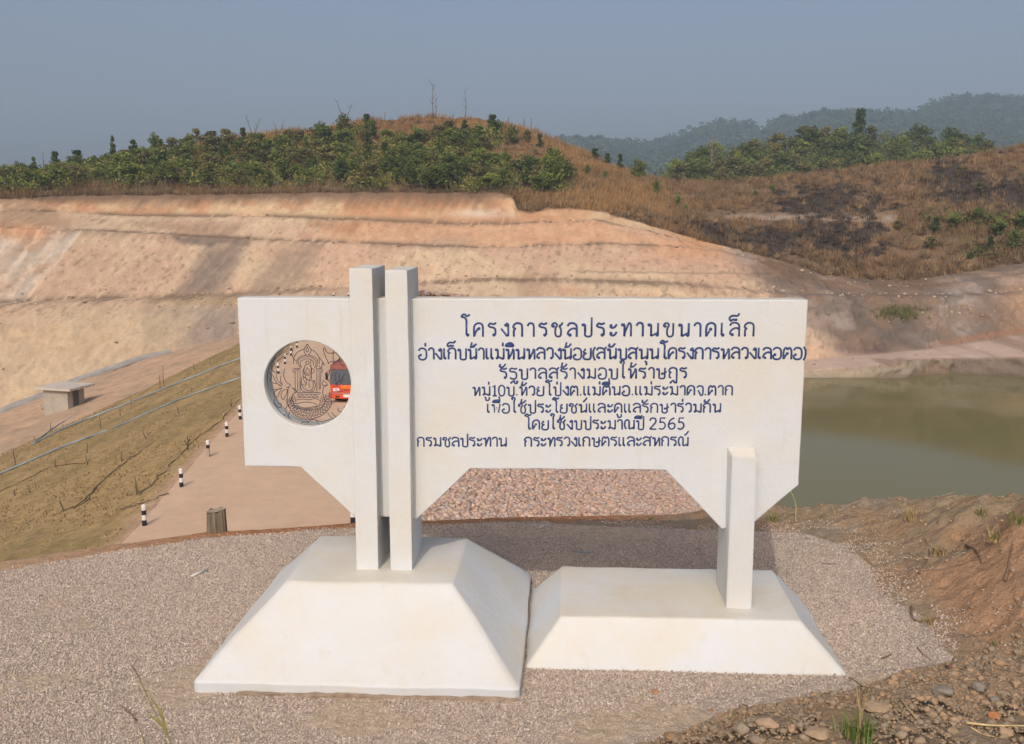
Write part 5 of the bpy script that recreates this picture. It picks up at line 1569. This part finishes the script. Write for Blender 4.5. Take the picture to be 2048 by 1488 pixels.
# =================================================================== VEGETATION ON THE HILLS
m_leaf = attr_mat('foliage', scale=.9, var=.25, bstr=0, inst=.22)
m_bark = simple('pale_bark', (.22, .18, .135), .9, .25, 3, 0)
def crown_mesh(name, seed, h, w, base, nleaf, leaf, clumps, cols, conic=False):
    r_ = np.random.default_rng(seed)
    cl = []
    for i in range(clumps):
        t = r_.uniform(0, 1)
        zz = base + (h - base) * (.12 + .82 * t)
        wr = w * (1 - t * .85 if conic else sin(pi * (.18 + .72 * t)))
        a_ = r_.uniform(0, 2 * pi); rr_ = wr * sqrt(r_.uniform(0, 1)) * .8
        cl.append((rr_ * cos(a_), rr_ * sin(a_), zz, w * r_.uniform(.24, .46), r_.uniform(.7, 1.25)))
    cl = np.array(cl)
    k = r_.integers(0, clumps, nleaf)
    d_ = r_.normal(size=(nleaf, 3)); d_ /= np.linalg.norm(d_, axis=1)[:, None]
    c_ = cl[k, :3] + d_ * (cl[k, 3] * r_.uniform(.55, 1.05, nleaf))[:, None] * np.array([1, 1, .8])
    R_ = rand_rot(nleaf, r_)
    s_ = leaf * r_.uniform(.6, 1.3, nleaf)
    quad = np.array([[-1, -.55, 0], [1, -.55, .15], [1, .55, 0], [-1, .55, -.15]])
    V_ = (np.einsum('nij,mj->nmi', R_, quad) * s_[:, None, None] + c_[:, None]).reshape(-1, 3)
    F_ = np.arange(nleaf * 4).reshape(-1, 4)
    C_ = np.array(cols)[r_.integers(0, len(cols), nleaf)] * (cl[k, 4] * r_.uniform(.88, 1.12, nleaf))[:, None]
    me = mesh_np(name, V_, F_, cols=C_)
    me.materials.append(m_leaf)
    return me
def trunk_mesh(name, seed, h, r0, limbs=4, wob=.08):
    rr_ = random.Random(seed); b_ = Bag()
    pts = [np.array((0, 0, -.4))] + [np.array((rr_.uniform(-wob, wob) * h * t, rr_.uniform(-wob, wob) * h * t, h * t)) for t in (.25, .5, .75, .95)]
    P_ = smooth_pts(pts, 3)
    b_.tube(P_, [r0 * (1 - .8 * i / len(P_)) for i in range(len(P_))], 5)
    for i in range(limbs):
        t = rr_.uniform(.35, .8); s0 = P_[int(t * (len(P_) - 1))]
        a_ = rr_.uniform(0, 6.28); l_ = h * rr_.uniform(.18, .32)
        b_.tube([s0, s0 + np.array([cos(a_) * l_ * .6, sin(a_) * l_ * .6, l_ * .6])], [r0 * .4, r0 * .12], 4)
    me = b_.mesh(name); me.materials.append(m_bark)
    return me
green = [A(.105, .14, .035), A(.135, .165, .042), A(.165, .185, .055), A(.08, .11, .03)]
lush = [A(.16, .20, .048), A(.195, .225, .06), A(.135, .175, .04)]
dark = [A(.06, .088, .034), A(.075, .105, .04)]
olive_c = [A(.165, .155, .06), A(.20, .175, .072), A(.135, .135, .048)]
kinds = []
for s in range(8):
    pal = [green, lush, green, olive_c, green, dark, lush, olive_c][s]
    conic = s in (2, 5)
    h = 4.6; w = [1.9, 1.6, 1.25, 1.8, 2.1, 1.7, 2.0, 1.7][s]
    kinds.append((crown_mesh('crown', 200 + s, h, w, [.7, .9, .5, 1.0, .5, .3, .8, 1.0][s], 1300, .135, 24, pal, conic), trunk_mesh('trunk', 300 + s, h * .9, .075)))
def make_tree(P, k, sc, label, group=None, rz=None, name='leafy_tree', wide=1.0, cat='tree'):
    root = bpy.data.objects.new(name, None); COL.objects.link(root)
    root.location = tuple(P); root.scale = (sc * wide, sc * wide, sc); root.rotation_euler = (0, 0, random.uniform(0, 6.28) if rz is None else rz)
    cr, tk = kinds[k]
    o1 = bpy.data.objects.new('trunk', tk); COL.objects.link(o1); o1.parent = root
    o2 = bpy.data.objects.new('crown', cr); COL.objects.link(o2); o2.parent = root
    return tag(root, label, cat, group)
HU, HV = proj_uv(HILL)
nrow_front = 30 + 3 + 44 + 1
def hill_pt(u_, v_):
    d2_ = (HU[:nrow_front] - u_) ** 2 + (HV[:nrow_front] - v_) ** 2
    i, j = np.unravel_index(np.argmin(d2_), d2_.shape)
    return HILL[i, j]
THICK = [(-60, 366), (0, 358), (60, 352), (110, 346), (180, 334), (230, 324), (300, 312), (380, 302), (450, 294), (520, 290), (580, 286), (640, 272), (700, 264), (745, 262), (790, 278), (850, 284), (880, 276),
         (925, 262), (1000, 266), (1005, 292), (950, 310), (985, 330), (1035, 338), (1075, 330), (1120, 328), (1138, 376), (1110, 396), (1060, 384), (1010, 388), (900, 384), (820, 379), (700, 382), (620, 375), (520, 382), (440, 374), (400, 380), (330, 370), (270, 376), (180, 372), (110, 382), (0, 386), (-60, 390)]
cand = []
tries = 0
while len(cand) < 172 and tries < 60000:
    tries += 1
    u_ = random.uniform(-50, 1135); v_ = random.uniform(258, 392)
    if not in_poly(np.array([u_]), np.array([v_]), THICK)[0]: continue
    if 690 < u_ < 870 and 300 < v_ < 318 and random.random() < .6: continue
    if all((u_ - a_) ** 2 / 22 ** 2 + (v_ - b_) ** 2 / 9 ** 2 > 1 for a_, b_ in cand): cand.append((u_, v_))
print('thicket trees', len(cand))
for u_, v_ in cand:
    P = hill_pt(u_, v_)
    edge = v_ > 370
    sc = random.uniform(.6, .98) * (1.0 if u_ > 250 else .9)
    make_tree(P, random.choices(range(8), [3, 3, 2, 3, 3, 1.5, 2.5, 2])[0], sc, 'small leafy tree in the dense thicket covering the middle hill', 'trees of the thicket on the middle hill', wide=random.uniform(1.15, 1.65))
solo = [(1108, 384, 4, 1.75, .62, 'tall bright green columnar tree at the right end of the thicket'), (736, 268, 5, .95, 1.1, 'dark round bush near the hilltop, left of the summit'), (688, 262, 0, .85, 1.0, 'leafy tree with bare branches above it on the skyline left of the summit'),
        (1025, 290, 0, .95, .9, 'lone green tree on dry grass right of the summit thicket'), (1240, 342, 5, .8, .8, 'dark upright tree on the right shoulder of the hill, left of its wider neighbour'), (1277, 362, 0, 1.0, 1.1, 'round green tree on the right shoulder beside a dark upright one'),
        (1190, 322, 5, .6, 1.6, 'low dark shrub row on the right flank skyline'), (1215, 330, 5, .55, 1.4, 'low shrub just left of the two shoulder trees'), (1355, 416, 1, .6, .7, 'small green shrub on the brown saddle slope'), (1312, 392, 0, .75, .8, 'green shrub below the round shoulder tree'),
        (228, 322, 2, 1.15, .6, 'slim tree rising tall above the skyline on the left'), (112, 345, 5, .9, 1.0, 'dark tree on the far left skyline'), (70, 352, 2, .8, .8, 'slender tree near the left edge of the skyline'), (155, 340, 5, .85, 1.5, 'broad dark bush on the left skyline'),
        (310, 312, 0, 1.05, .8, 'leafy tree standing proud of the skyline above the left thicket'), (393, 292, 3, .8, .9, 'reddish olive bush on the left ridge'), (488, 288, 5, .75, 1.1, 'dark green bush on the dry grass of the left ridge'), (985, 268, 5, .95, 1.3, 'dark green clump below the summit on the right'), (1080, 300, 5, .75, .9, 'dark shrub on the dry right flank, above the columnar tree'),
        (1055, 290, 3, .7, .9, 'olive shrub on the dry right flank'), (1545, 390, 1, .5, .9, 'small green shrub high on the burnt slope'), (1510, 398, 1, .45, .9, 'tiny green shrub left on the burnt slope'), (1920, 355, 3, .5, 1.2, 'olive bush near the right skyline'), (1960, 390, 3, .5, 1.2, 'olive bush between burnt patches near the right edge'), (1175, 352, 0, .5, .8, 'tiny green shrub in the dry grass of the right flank'),
        (1210, 362, 0, .45, .8, 'tiny green shrub halfway down the right flank'), (1370, 428, 1, .4, .8, 'lowest little shrub on the saddle slope'), (1955, 445, 1, .6, 1.2, 'bright green bush on the brown slope at the right'), (1905, 462, 1, .7, 1.4, 'wide yellow green bush on the right slope'), (1870, 470, 5, .6, 1.2, 'dark green bush on the right slope, left of the wide one'), (1995, 480, 1, .8, 1.3, 'large yellow green bush by the right edge'),
        (2030, 500, 0, .8, 1.0, 'green bush at the right edge above the bare bank'), (1980, 505, 5, .6, 1.0, 'dark bush low on the right slope'), (1860, 500, 3, .5, 1.4, 'low olive bush low on the right slope'), (1795, 462, 3, .4, 1.3, 'small olive bush beside the terrace path'), (2040, 460, 1, .7, 1.1, 'green bush at the right edge in mid slope')]
for u_, v_, k, sc, wd, lb in solo:
    make_tree(hill_pt(u_, v_), k, sc, lb, None, wide=wd)
# understorey so that the thicket reads closed
def clump_stuff(name, pts, sizes, cols, mat, nleaf=34, leaf=.24, seed=1, zsq=.8):
    r_ = np.random.default_rng(seed)
    n_ = len(pts) * nleaf
    d_ = r_.normal(size=(n_, 3)); d_ /= np.linalg.norm(d_, axis=1)[:, None]
    s_ = np.repeat(sizes, nleaf)
    C0 = np.repeat(pts, nleaf, 0) + d_ * (s_ * r_.uniform(.5, 1.05, n_))[:, None] * np.array([1, 1, zsq])
    R_ = rand_rot(n_, r_)
    q_ = np.array([[-1, -.55, 0], [1, -.55, .15], [1, .55, 0], [-1, .55, -.15]])
    V_ = (np.einsum('nij,mj->nmi', R_, q_) * (leaf * s_ * r_.uniform(.6, 1.3, n_))[:, None, None] + C0[:, None]).reshape(-1, 3)
    tone = np.repeat(r_.uniform(.65, 1.3, len(pts)), nleaf)[:, None]
    C_ = np.array(cols)[r_.integers(0, len(cols), n_)] * tone * r_.uniform(.9, 1.1, (n_, 1))
    return stuff(link(name, mesh_np(name, V_, np.arange(n_ * 4).reshape(-1, 4), cols=C_), mat))
fl = HILL[:nrow_front].reshape(-1, 3); fu = HU[:nrow_front].ravel(); fv = HV[:nrow_front].ravel()
inn = np.where(in_poly(fu, fv, THICK))[0]
sel = RNG.choice(inn, 1300)
pts = fl[sel] + RNG.normal(0, .8, (1300, 3)) * np.array([1, 1, 0]); sz = RNG.uniform(.8, 1.8, 1300); pts[:, 2] += sz * .7
clump_stuff('thicket_undergrowth', pts, sz, green + olive_c, m_leaf, 80, .12, 5)
# bare stems at the lower edge of the thicket
n = 420
b_ = Bag()
for i in range(n):
    u_ = random.uniform(-20, 1150); v_ = random.uniform(352, 390)
    P = hill_pt(u_, v_); h_ = random.uniform(.8, 2.6)
    b_.tube([P + np.array((random.uniform(-.8, .8), 0, -.1)), P + np.array((random.uniform(-.8, .8), 0, h_))], [.05, .025], 4, cap=False)
stuff(link('thin_stems', b_.mesh('thin_stems'), m_bark))
# dead bare trees on the skyline
m_dead = simple('dead_wood', (.17, .15, .135), .9, .2, 3, 0)
def dead_tree(u_, v_, hpx, label, seed, forks=5, fork=0):
    P = hill_pt(u_, v_)
    h_ = hpx / FPX * P[1] + .5
    rr_ = random.Random(seed); b_ = Bag()
    stems = [np.array((0, 0, 1.0))] if not fork else [np.array((-.35, 0, 1.0)), np.array((.35, .1, .95))]
    for st in stems:
        P_ = smooth_pts([np.array((0, 0, -.3)), st * h_ * .5 + np.array((rr_.uniform(-.05, .05) * h_, 0, 0)), st * h_], 4)
        b_.tube(P_, [.13 * (1 - .75 * i / len(P_)) for i in range(len(P_))], 5)
        for i in range(forks):
            s0 = P_[rr_.randrange(3, len(P_))]; a_ = rr_.choice([-1, 1]); l_ = h_ * rr_.uniform(.08, .26)
            b_.tube([s0, s0 + np.array([a_ * l_ * .5, rr_.uniform(-.3, .3) * l_, l_ * .85])], [.055, .025], 4)
    o = link('dead_tree', b_.mesh('dead_tree'), m_dead); o.location = tuple(P)
    return tag(o, label, 'dead tree', 'bare dead trees on the hilltop skyline')
dead_tree(868, 236, 62, 'tallest bare dead trunk on the summit', 1, 7)
dead_tree(931, 238, 48, 'second tall bare trunk, right of the tallest on the summit', 2, 5)
dead_tree(507, 274, 32, 'forked dead tree on the left ridge', 3, 4, 1)
dead_tree(558, 270, 22, 'low forked dead tree right of the bigger fork on the left ridge', 4, 3, 1)
dead_tree(690, 250, 38, 'bare branches sticking up behind the leafy skyline tree', 5, 5, 1)
dead_tree(1048, 258, 18, 'left one of three little dead trunks on the right skyline', 6, 3)
dead_tree(1064, 262, 20, 'right one of three little dead trunks on the right skyline', 7, 3)
dead_tree(1018, 247, 14, 'shortest dead trunk on the right skyline near the summit', 8, 2)
dead_tree(88, 352, 38, 'pale bare tree on the far left skyline', 9, 5)
dead_tree(190, 336, 20, 'thin bare tree left of the slim tall tree', 10, 3)
dead_tree(873, 236, 34, 'thinner dead trunk leaning against the tallest one on the summit', 11, 3)
dead_tree(770, 244, 14, 'stubby dead stem on the skyline left of the summit', 12, 2)

# dry grass over the hill
hr = HILL[:nrow_front]
area_w = np.ones(hr.shape[:2])
flat = hr.reshape(-1, 3)
burn_f = BURN[:nrow_front].ravel(); k1f = k1[:nrow_front].ravel(); thf = TH[:nrow_front].ravel()
uf, vf = fu, fv
rimband = (uf < 1020) & (vf > 372)
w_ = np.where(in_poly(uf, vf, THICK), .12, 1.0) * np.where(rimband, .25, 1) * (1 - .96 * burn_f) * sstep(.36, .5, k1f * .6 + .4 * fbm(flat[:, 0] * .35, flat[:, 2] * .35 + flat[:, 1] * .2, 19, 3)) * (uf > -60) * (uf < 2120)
w_ *= np.where((uf > 1400) & (uf < 1800) & (thf > .92) & (thf < 2.12), .1, 1)
pr_ = w_ / w_.sum()
w_ = w_ * np.where(uf > 1330, .55, 1); pr_ = w_ / w_.sum()
sel = RNG.choice(len(flat), 13000, p=pr_)
P = flat[sel] + RNG.normal(0, .35, (13000, 3)) * np.array([1, 1, 0])
ru_, rv_ = uf[sel], vf[sel]
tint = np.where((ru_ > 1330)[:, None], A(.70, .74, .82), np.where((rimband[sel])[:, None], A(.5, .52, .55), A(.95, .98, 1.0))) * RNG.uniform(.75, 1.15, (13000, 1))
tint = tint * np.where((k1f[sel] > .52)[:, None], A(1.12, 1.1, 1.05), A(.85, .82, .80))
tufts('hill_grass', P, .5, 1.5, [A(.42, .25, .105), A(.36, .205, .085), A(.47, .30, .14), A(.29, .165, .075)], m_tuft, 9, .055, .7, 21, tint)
bsel = RNG.choice(len(flat), 2600, p=(burn_f * (uf < 2100) + 1e-9) / (burn_f * (uf < 2100) + 1e-9).sum())
bs2 = RNG.choice(len(flat), 700, p=(burn_f * (uf < 2100) + 1e-9) / (burn_f * (uf < 2100) + 1e-9).sum())
BURNT = (flat[bs2] + RNG.normal(0, .4, (700, 3)) * np.array([1, 1, 0]))
tufts('burnt_grass', flat[bsel] + RNG.normal(0, .3, (2600, 3)) * np.array([1, 1, 0]), .2, .8, [A(.05, .045, .045), A(.11, .08, .065), A(.22, .14, .085)], m_tuft, 6, .05, .6, 22)
# tall tussocks standing in bunches
w2 = np.where(in_poly(uf, vf, THICK), .02, 1.0) * (1 - .92 * burn_f) * (uf > 1000) * (uf < 2110) * (.25 + sstep(.45, .6, fbm(flat[:, 0] * .3, flat[:, 2] * .3, 29, 3)))
w2 = w2 + .25 * (uf > -50) * (uf <= 1000) * ~in_poly(uf, vf, THICK) * ~rimband
w2 *= np.where((uf > 1400) & (uf < 1800) & (thf > .84) & (thf < 2.15), .03, 1)
def tussocks(name, P, rad, hgt, cols, mat, per, seed):
    r_ = np.random.default_rng(seed)
    n_ = len(P) * per
    R0 = np.repeat(rad, per); H0 = np.repeat(hgt, per)
    a_ = r_.uniform(0, 2 * pi, n_); q_ = np.sqrt(r_.uniform(0, 1, n_))
    B = np.repeat(P, per, 0) + np.stack([np.cos(a_) * q_ * R0 * .45, np.sin(a_) * q_ * R0 * .45, np.zeros(n_)], -1)
    hh = H0 * np.sqrt(np.clip(1.05 - q_ ** 2, 0, 1)) * r_.uniform(.6, 1.1, n_)
    tip = B + np.stack([np.cos(a_) * q_ * R0 * .75 + r_.normal(0, .12, n_), np.sin(a_) * q_ * R0 * .75, hh], -1)
    a2 = r_.uniform(0, pi, n_)
    wv = np.stack([np.cos(a2), np.sin(a2), np.zeros(n_)], -1) * .055
    V_ = np.stack([B - wv, B + wv, tip], 1).reshape(-1, 3)
    tone = np.repeat(r_.uniform(.55, 1.2, len(P)), per)[:, None]
    C_ = np.array(cols)[r_.integers(0, len(cols), n_)] * tone * r_.uniform(.8, 1.15, (n_, 1))
    return stuff(link(name, mesh_np(name, V_, np.arange(n_ * 3).reshape(-1, 3), cols=C_), mat))
sel = RNG.choice(len(flat), 2100, p=w2 / w2.sum())
tussocks('tall_tussocks', flat[sel] + RNG.normal(0, .3, (2100, 3)) * np.array([1, 1, 0]), RNG.uniform(.7, 1.7, 2100), RNG.uniform(.8, 1.9, 2100), [A(.43, .305, .175), A(.35, .24, .13), A(.26, .175, .095)], m_tuft, 46, 27)
# small green patch by the water and scrub along the rim
gp2 = np.array([CUT[np.unravel_index(np.argmin((uu - random.gauss(1800, 20)) ** 2 + (vv - random.gauss(627, 7)) ** 2), uu.shape)] for _ in range(130)])
stuff_o = tufts('green_scrub', gp2 + RNG.normal(0, .4, gp2.shape) * np.array([1, 1, 0]), .3, .9, [A(.14, .15, .05), A(.11, .13, .04), A(.2, .18, .07)], m_tuft, 12, .06, .7, 23)
rim = CUT[-1]
ridx = RNG.integers(150, rim.shape[0] - 60, 2400)
tufts('rim_scrub', rim[ridx] + RNG.normal(0, .4, (2400, 3)) * np.array([1, 1.4, .3]) + np.array([0, 1.0, .1]), .3, 1.0, [A(.16, .11, .07), A(.10, .085, .05), A(.22, .145, .08)], m_tuft, 7, .05, .9, 24)
tussocks('charred_tussocks', BURNT, RNG.uniform(.5, 1.2, 700), RNG.uniform(.5, 1.2, 700), [A(.06, .05, .042), A(.10, .075, .055), A(.19, .125, .07)], m_tuft, 40, 28)
# bushes low on the right slope
bsel = np.where((uf > 1840) & (uf < 2080) & (vf > 425) & (vf < 520) & (k1f > .44))[0]
sel = RNG.choice(bsel, 230); pts = flat[sel] + RNG.normal(0, .4, (230, 3)) * np.array([1, 1, 0]); sz = RNG.uniform(.3, .95, 230); pts[:, 2] += sz * .5
clump_stuff('low_scrub', pts, sz, [A(.13, .135, .045), A(.16, .15, .055), A(.10, .115, .036)], m_leaf, 30, .28, 9)

# wooded rise behind the saddle: every near tree stands by itself
RU, RV = proj_uv(RISE)
def rise_pt(u_, v_):
    d2_ = (RU - u_) ** 2 + (RV - v_) ** 2
    i, j = np.unravel_index(np.argmin(d2_[:-2]), d2_[:-2].shape)
    return RISE[i, j]
cnt = 0; tries = 0; used = []
while cnt < 84 and tries < 20000:
    tries += 1
    u_ = random.uniform(1345, 1985); top = np.interp(u_, u2, vt)
    v_ = random.uniform(top + 2, 382)
    if any((u_ - a_) ** 2 / 26 ** 2 + (v_ - b_) ** 2 / 7 ** 2 < 1 for a_, b_ in used): continue
    used.append((u_, v_))
    make_tree(rise_pt(u_, v_), random.choices(range(8), [3, 1, 0, 3, 4, 0, 3, 2])[0], random.uniform(1.25, 1.75), 'round crowned tree in the wood on the rise behind the saddle', 'trees of the wood behind the saddle', wide=random.uniform(1.05, 1.4))
    cnt += 1
make_tree(rise_pt(1717, 305), 5, 3.0, 'tallest tree sticking out above the wood behind the saddle', None, wide=.75)
make_tree(rise_pt(1388, 352), 0, 1.7, 'round green tree at the left end of the wood behind the saddle', None, wide=1.1)
sel = np.where((RU.ravel() > 1330) & (RU.ravel() < 2020))[0]
sel = RNG.choice(sel, 620); pts = RISE.reshape(-1, 3)[sel]; sz = RNG.uniform(1.4, 3.2, 620); pts = pts + np.stack([RNG.normal(0, 1, 620), RNG.normal(0, 1, 620), sz * .8], -1)
clump_stuff('wood_undergrowth', pts, sz, green + olive_c + lush[:1], m_leaf, 120, .085, 13)
dp = rise_pt(1425, 352)
b_ = Bag(); rr_ = random.Random(5)
for i in range(26):
    z0_ = 2 + i * .33; a_ = rr_.uniform(0, 6.28); l_ = rr_.uniform(.8, 1.8)
    b_.tube([np.array((0, 0, z0_)), np.array((cos(a_) * l_, sin(a_) * l_, z0_ + l_ * 1.2))], [.06, .03], 4)
b_.tube([np.array((0, 0, -.5)), np.array((.1, 0, 6)), np.array((0, 0, 11.5))], [.2, .14, .04], 5)
o = link('dead_tree', b_.mesh('dead_tree'), simple('pale_dead_twigs', (.34, .26, .20), .9, .15, 2, 0)); o.location = tuple(dp)
tag(o, 'pale leafless tree at the left end of the wood behind the saddle', 'dead tree')
dp = rise_pt(1571, 330)
b_ = Bag(); b_.tube([np.array((0, 0, -.5)), np.array((.1, 0, 7)), np.array((0, 0, 10.5))], [.2, .14, .04], 5)
for i in range(5): b_.tube([np.array((0, 0, 4 + i)), np.array((rr_.uniform(-1, 1), 0, 5.4 + i))], [.08, .03], 4)
o = link('dead_tree', b_.mesh('dead_tree'), m_dead); o.location = tuple(dp)
tag(o, 'thin bare trunk rising from the middle of the wood behind the saddle', 'dead tree')
# forest on the far range, one mass
mu_, mv_ = proj_uv(MTN)
sel = np.where((mu_.ravel() > 1080) & (mu_.ravel() < 2150) & (mv_.ravel() < 380))[0]
sel = RNG.choice(sel, 8000); pts = MTN.reshape(-1, 3)[sel] + RNG.normal(0, 11, (8000, 3)) * np.array([1, .7, 0])
sz = RNG.uniform(3.5, 7.5, 8000); pts[:, 2] += sz * .6
clump_stuff('far_forest', pts, sz, [A(.045, .08, .035), A(.055, .09, .038), A(.065, .095, .04)], m_leaf, 18, .36, 17)

# loose stones on the benches and at the foot of the cut face
dp_ = []; dz_ = []
for row_t, n_ in ((4.6, 260), (5.05, 240), (6.6, 160), (8.6, 200), (2.6, 160), (3.6, 200)):
    ri = int(np.argmin(np.abs(cut_t - row_t)))
    ci = RNG.choice(np.where((uu[ri] > -40) & (uu[ri] < 2100))[0], n_)
    rj = np.clip(ri + RNG.integers(-2, 4, n_), 0, CUT.shape[0] - 1)
    dp_.append(CUT[rj, ci] + RNG.normal(0, .15, (n_, 3)) * np.array([1, 1, 0]))
dp_ = np.concatenate(dp_)
stuff(rocks_joined('fallen_stones', dp_, .06 + .30 * RNG.uniform(0, 1, len(dp_)) ** 3, np.array([A(.40, .29, .19), A(.30, .22, .15), A(.52, .42, .30)])[RNG.integers(0, 3, len(dp_))], m_clod, rtpl))
# =================================================================== HAZE
me = box_mesh('haze', -2750, 2750, -310, 3800, -39.5, 420)
hz_m = bpy.data.materials.new('haze_air'); hz_m.use_nodes = True
nt = hz_m.node_tree; nt.nodes.remove(nt.nodes['Principled BSDF'])
pv = nt.nodes.new('ShaderNodeVolumePrincipled')
pv.inputs['Color'].default_value = (.64, .82, 1.0, 1)
pv.inputs['Density'].default_value = HAZE_DENSITY
nt.links.new(pv.outputs[0], nt.nodes['Material Output'].inputs['Volume'])
o = stuff(link('haze', me, hz_m))
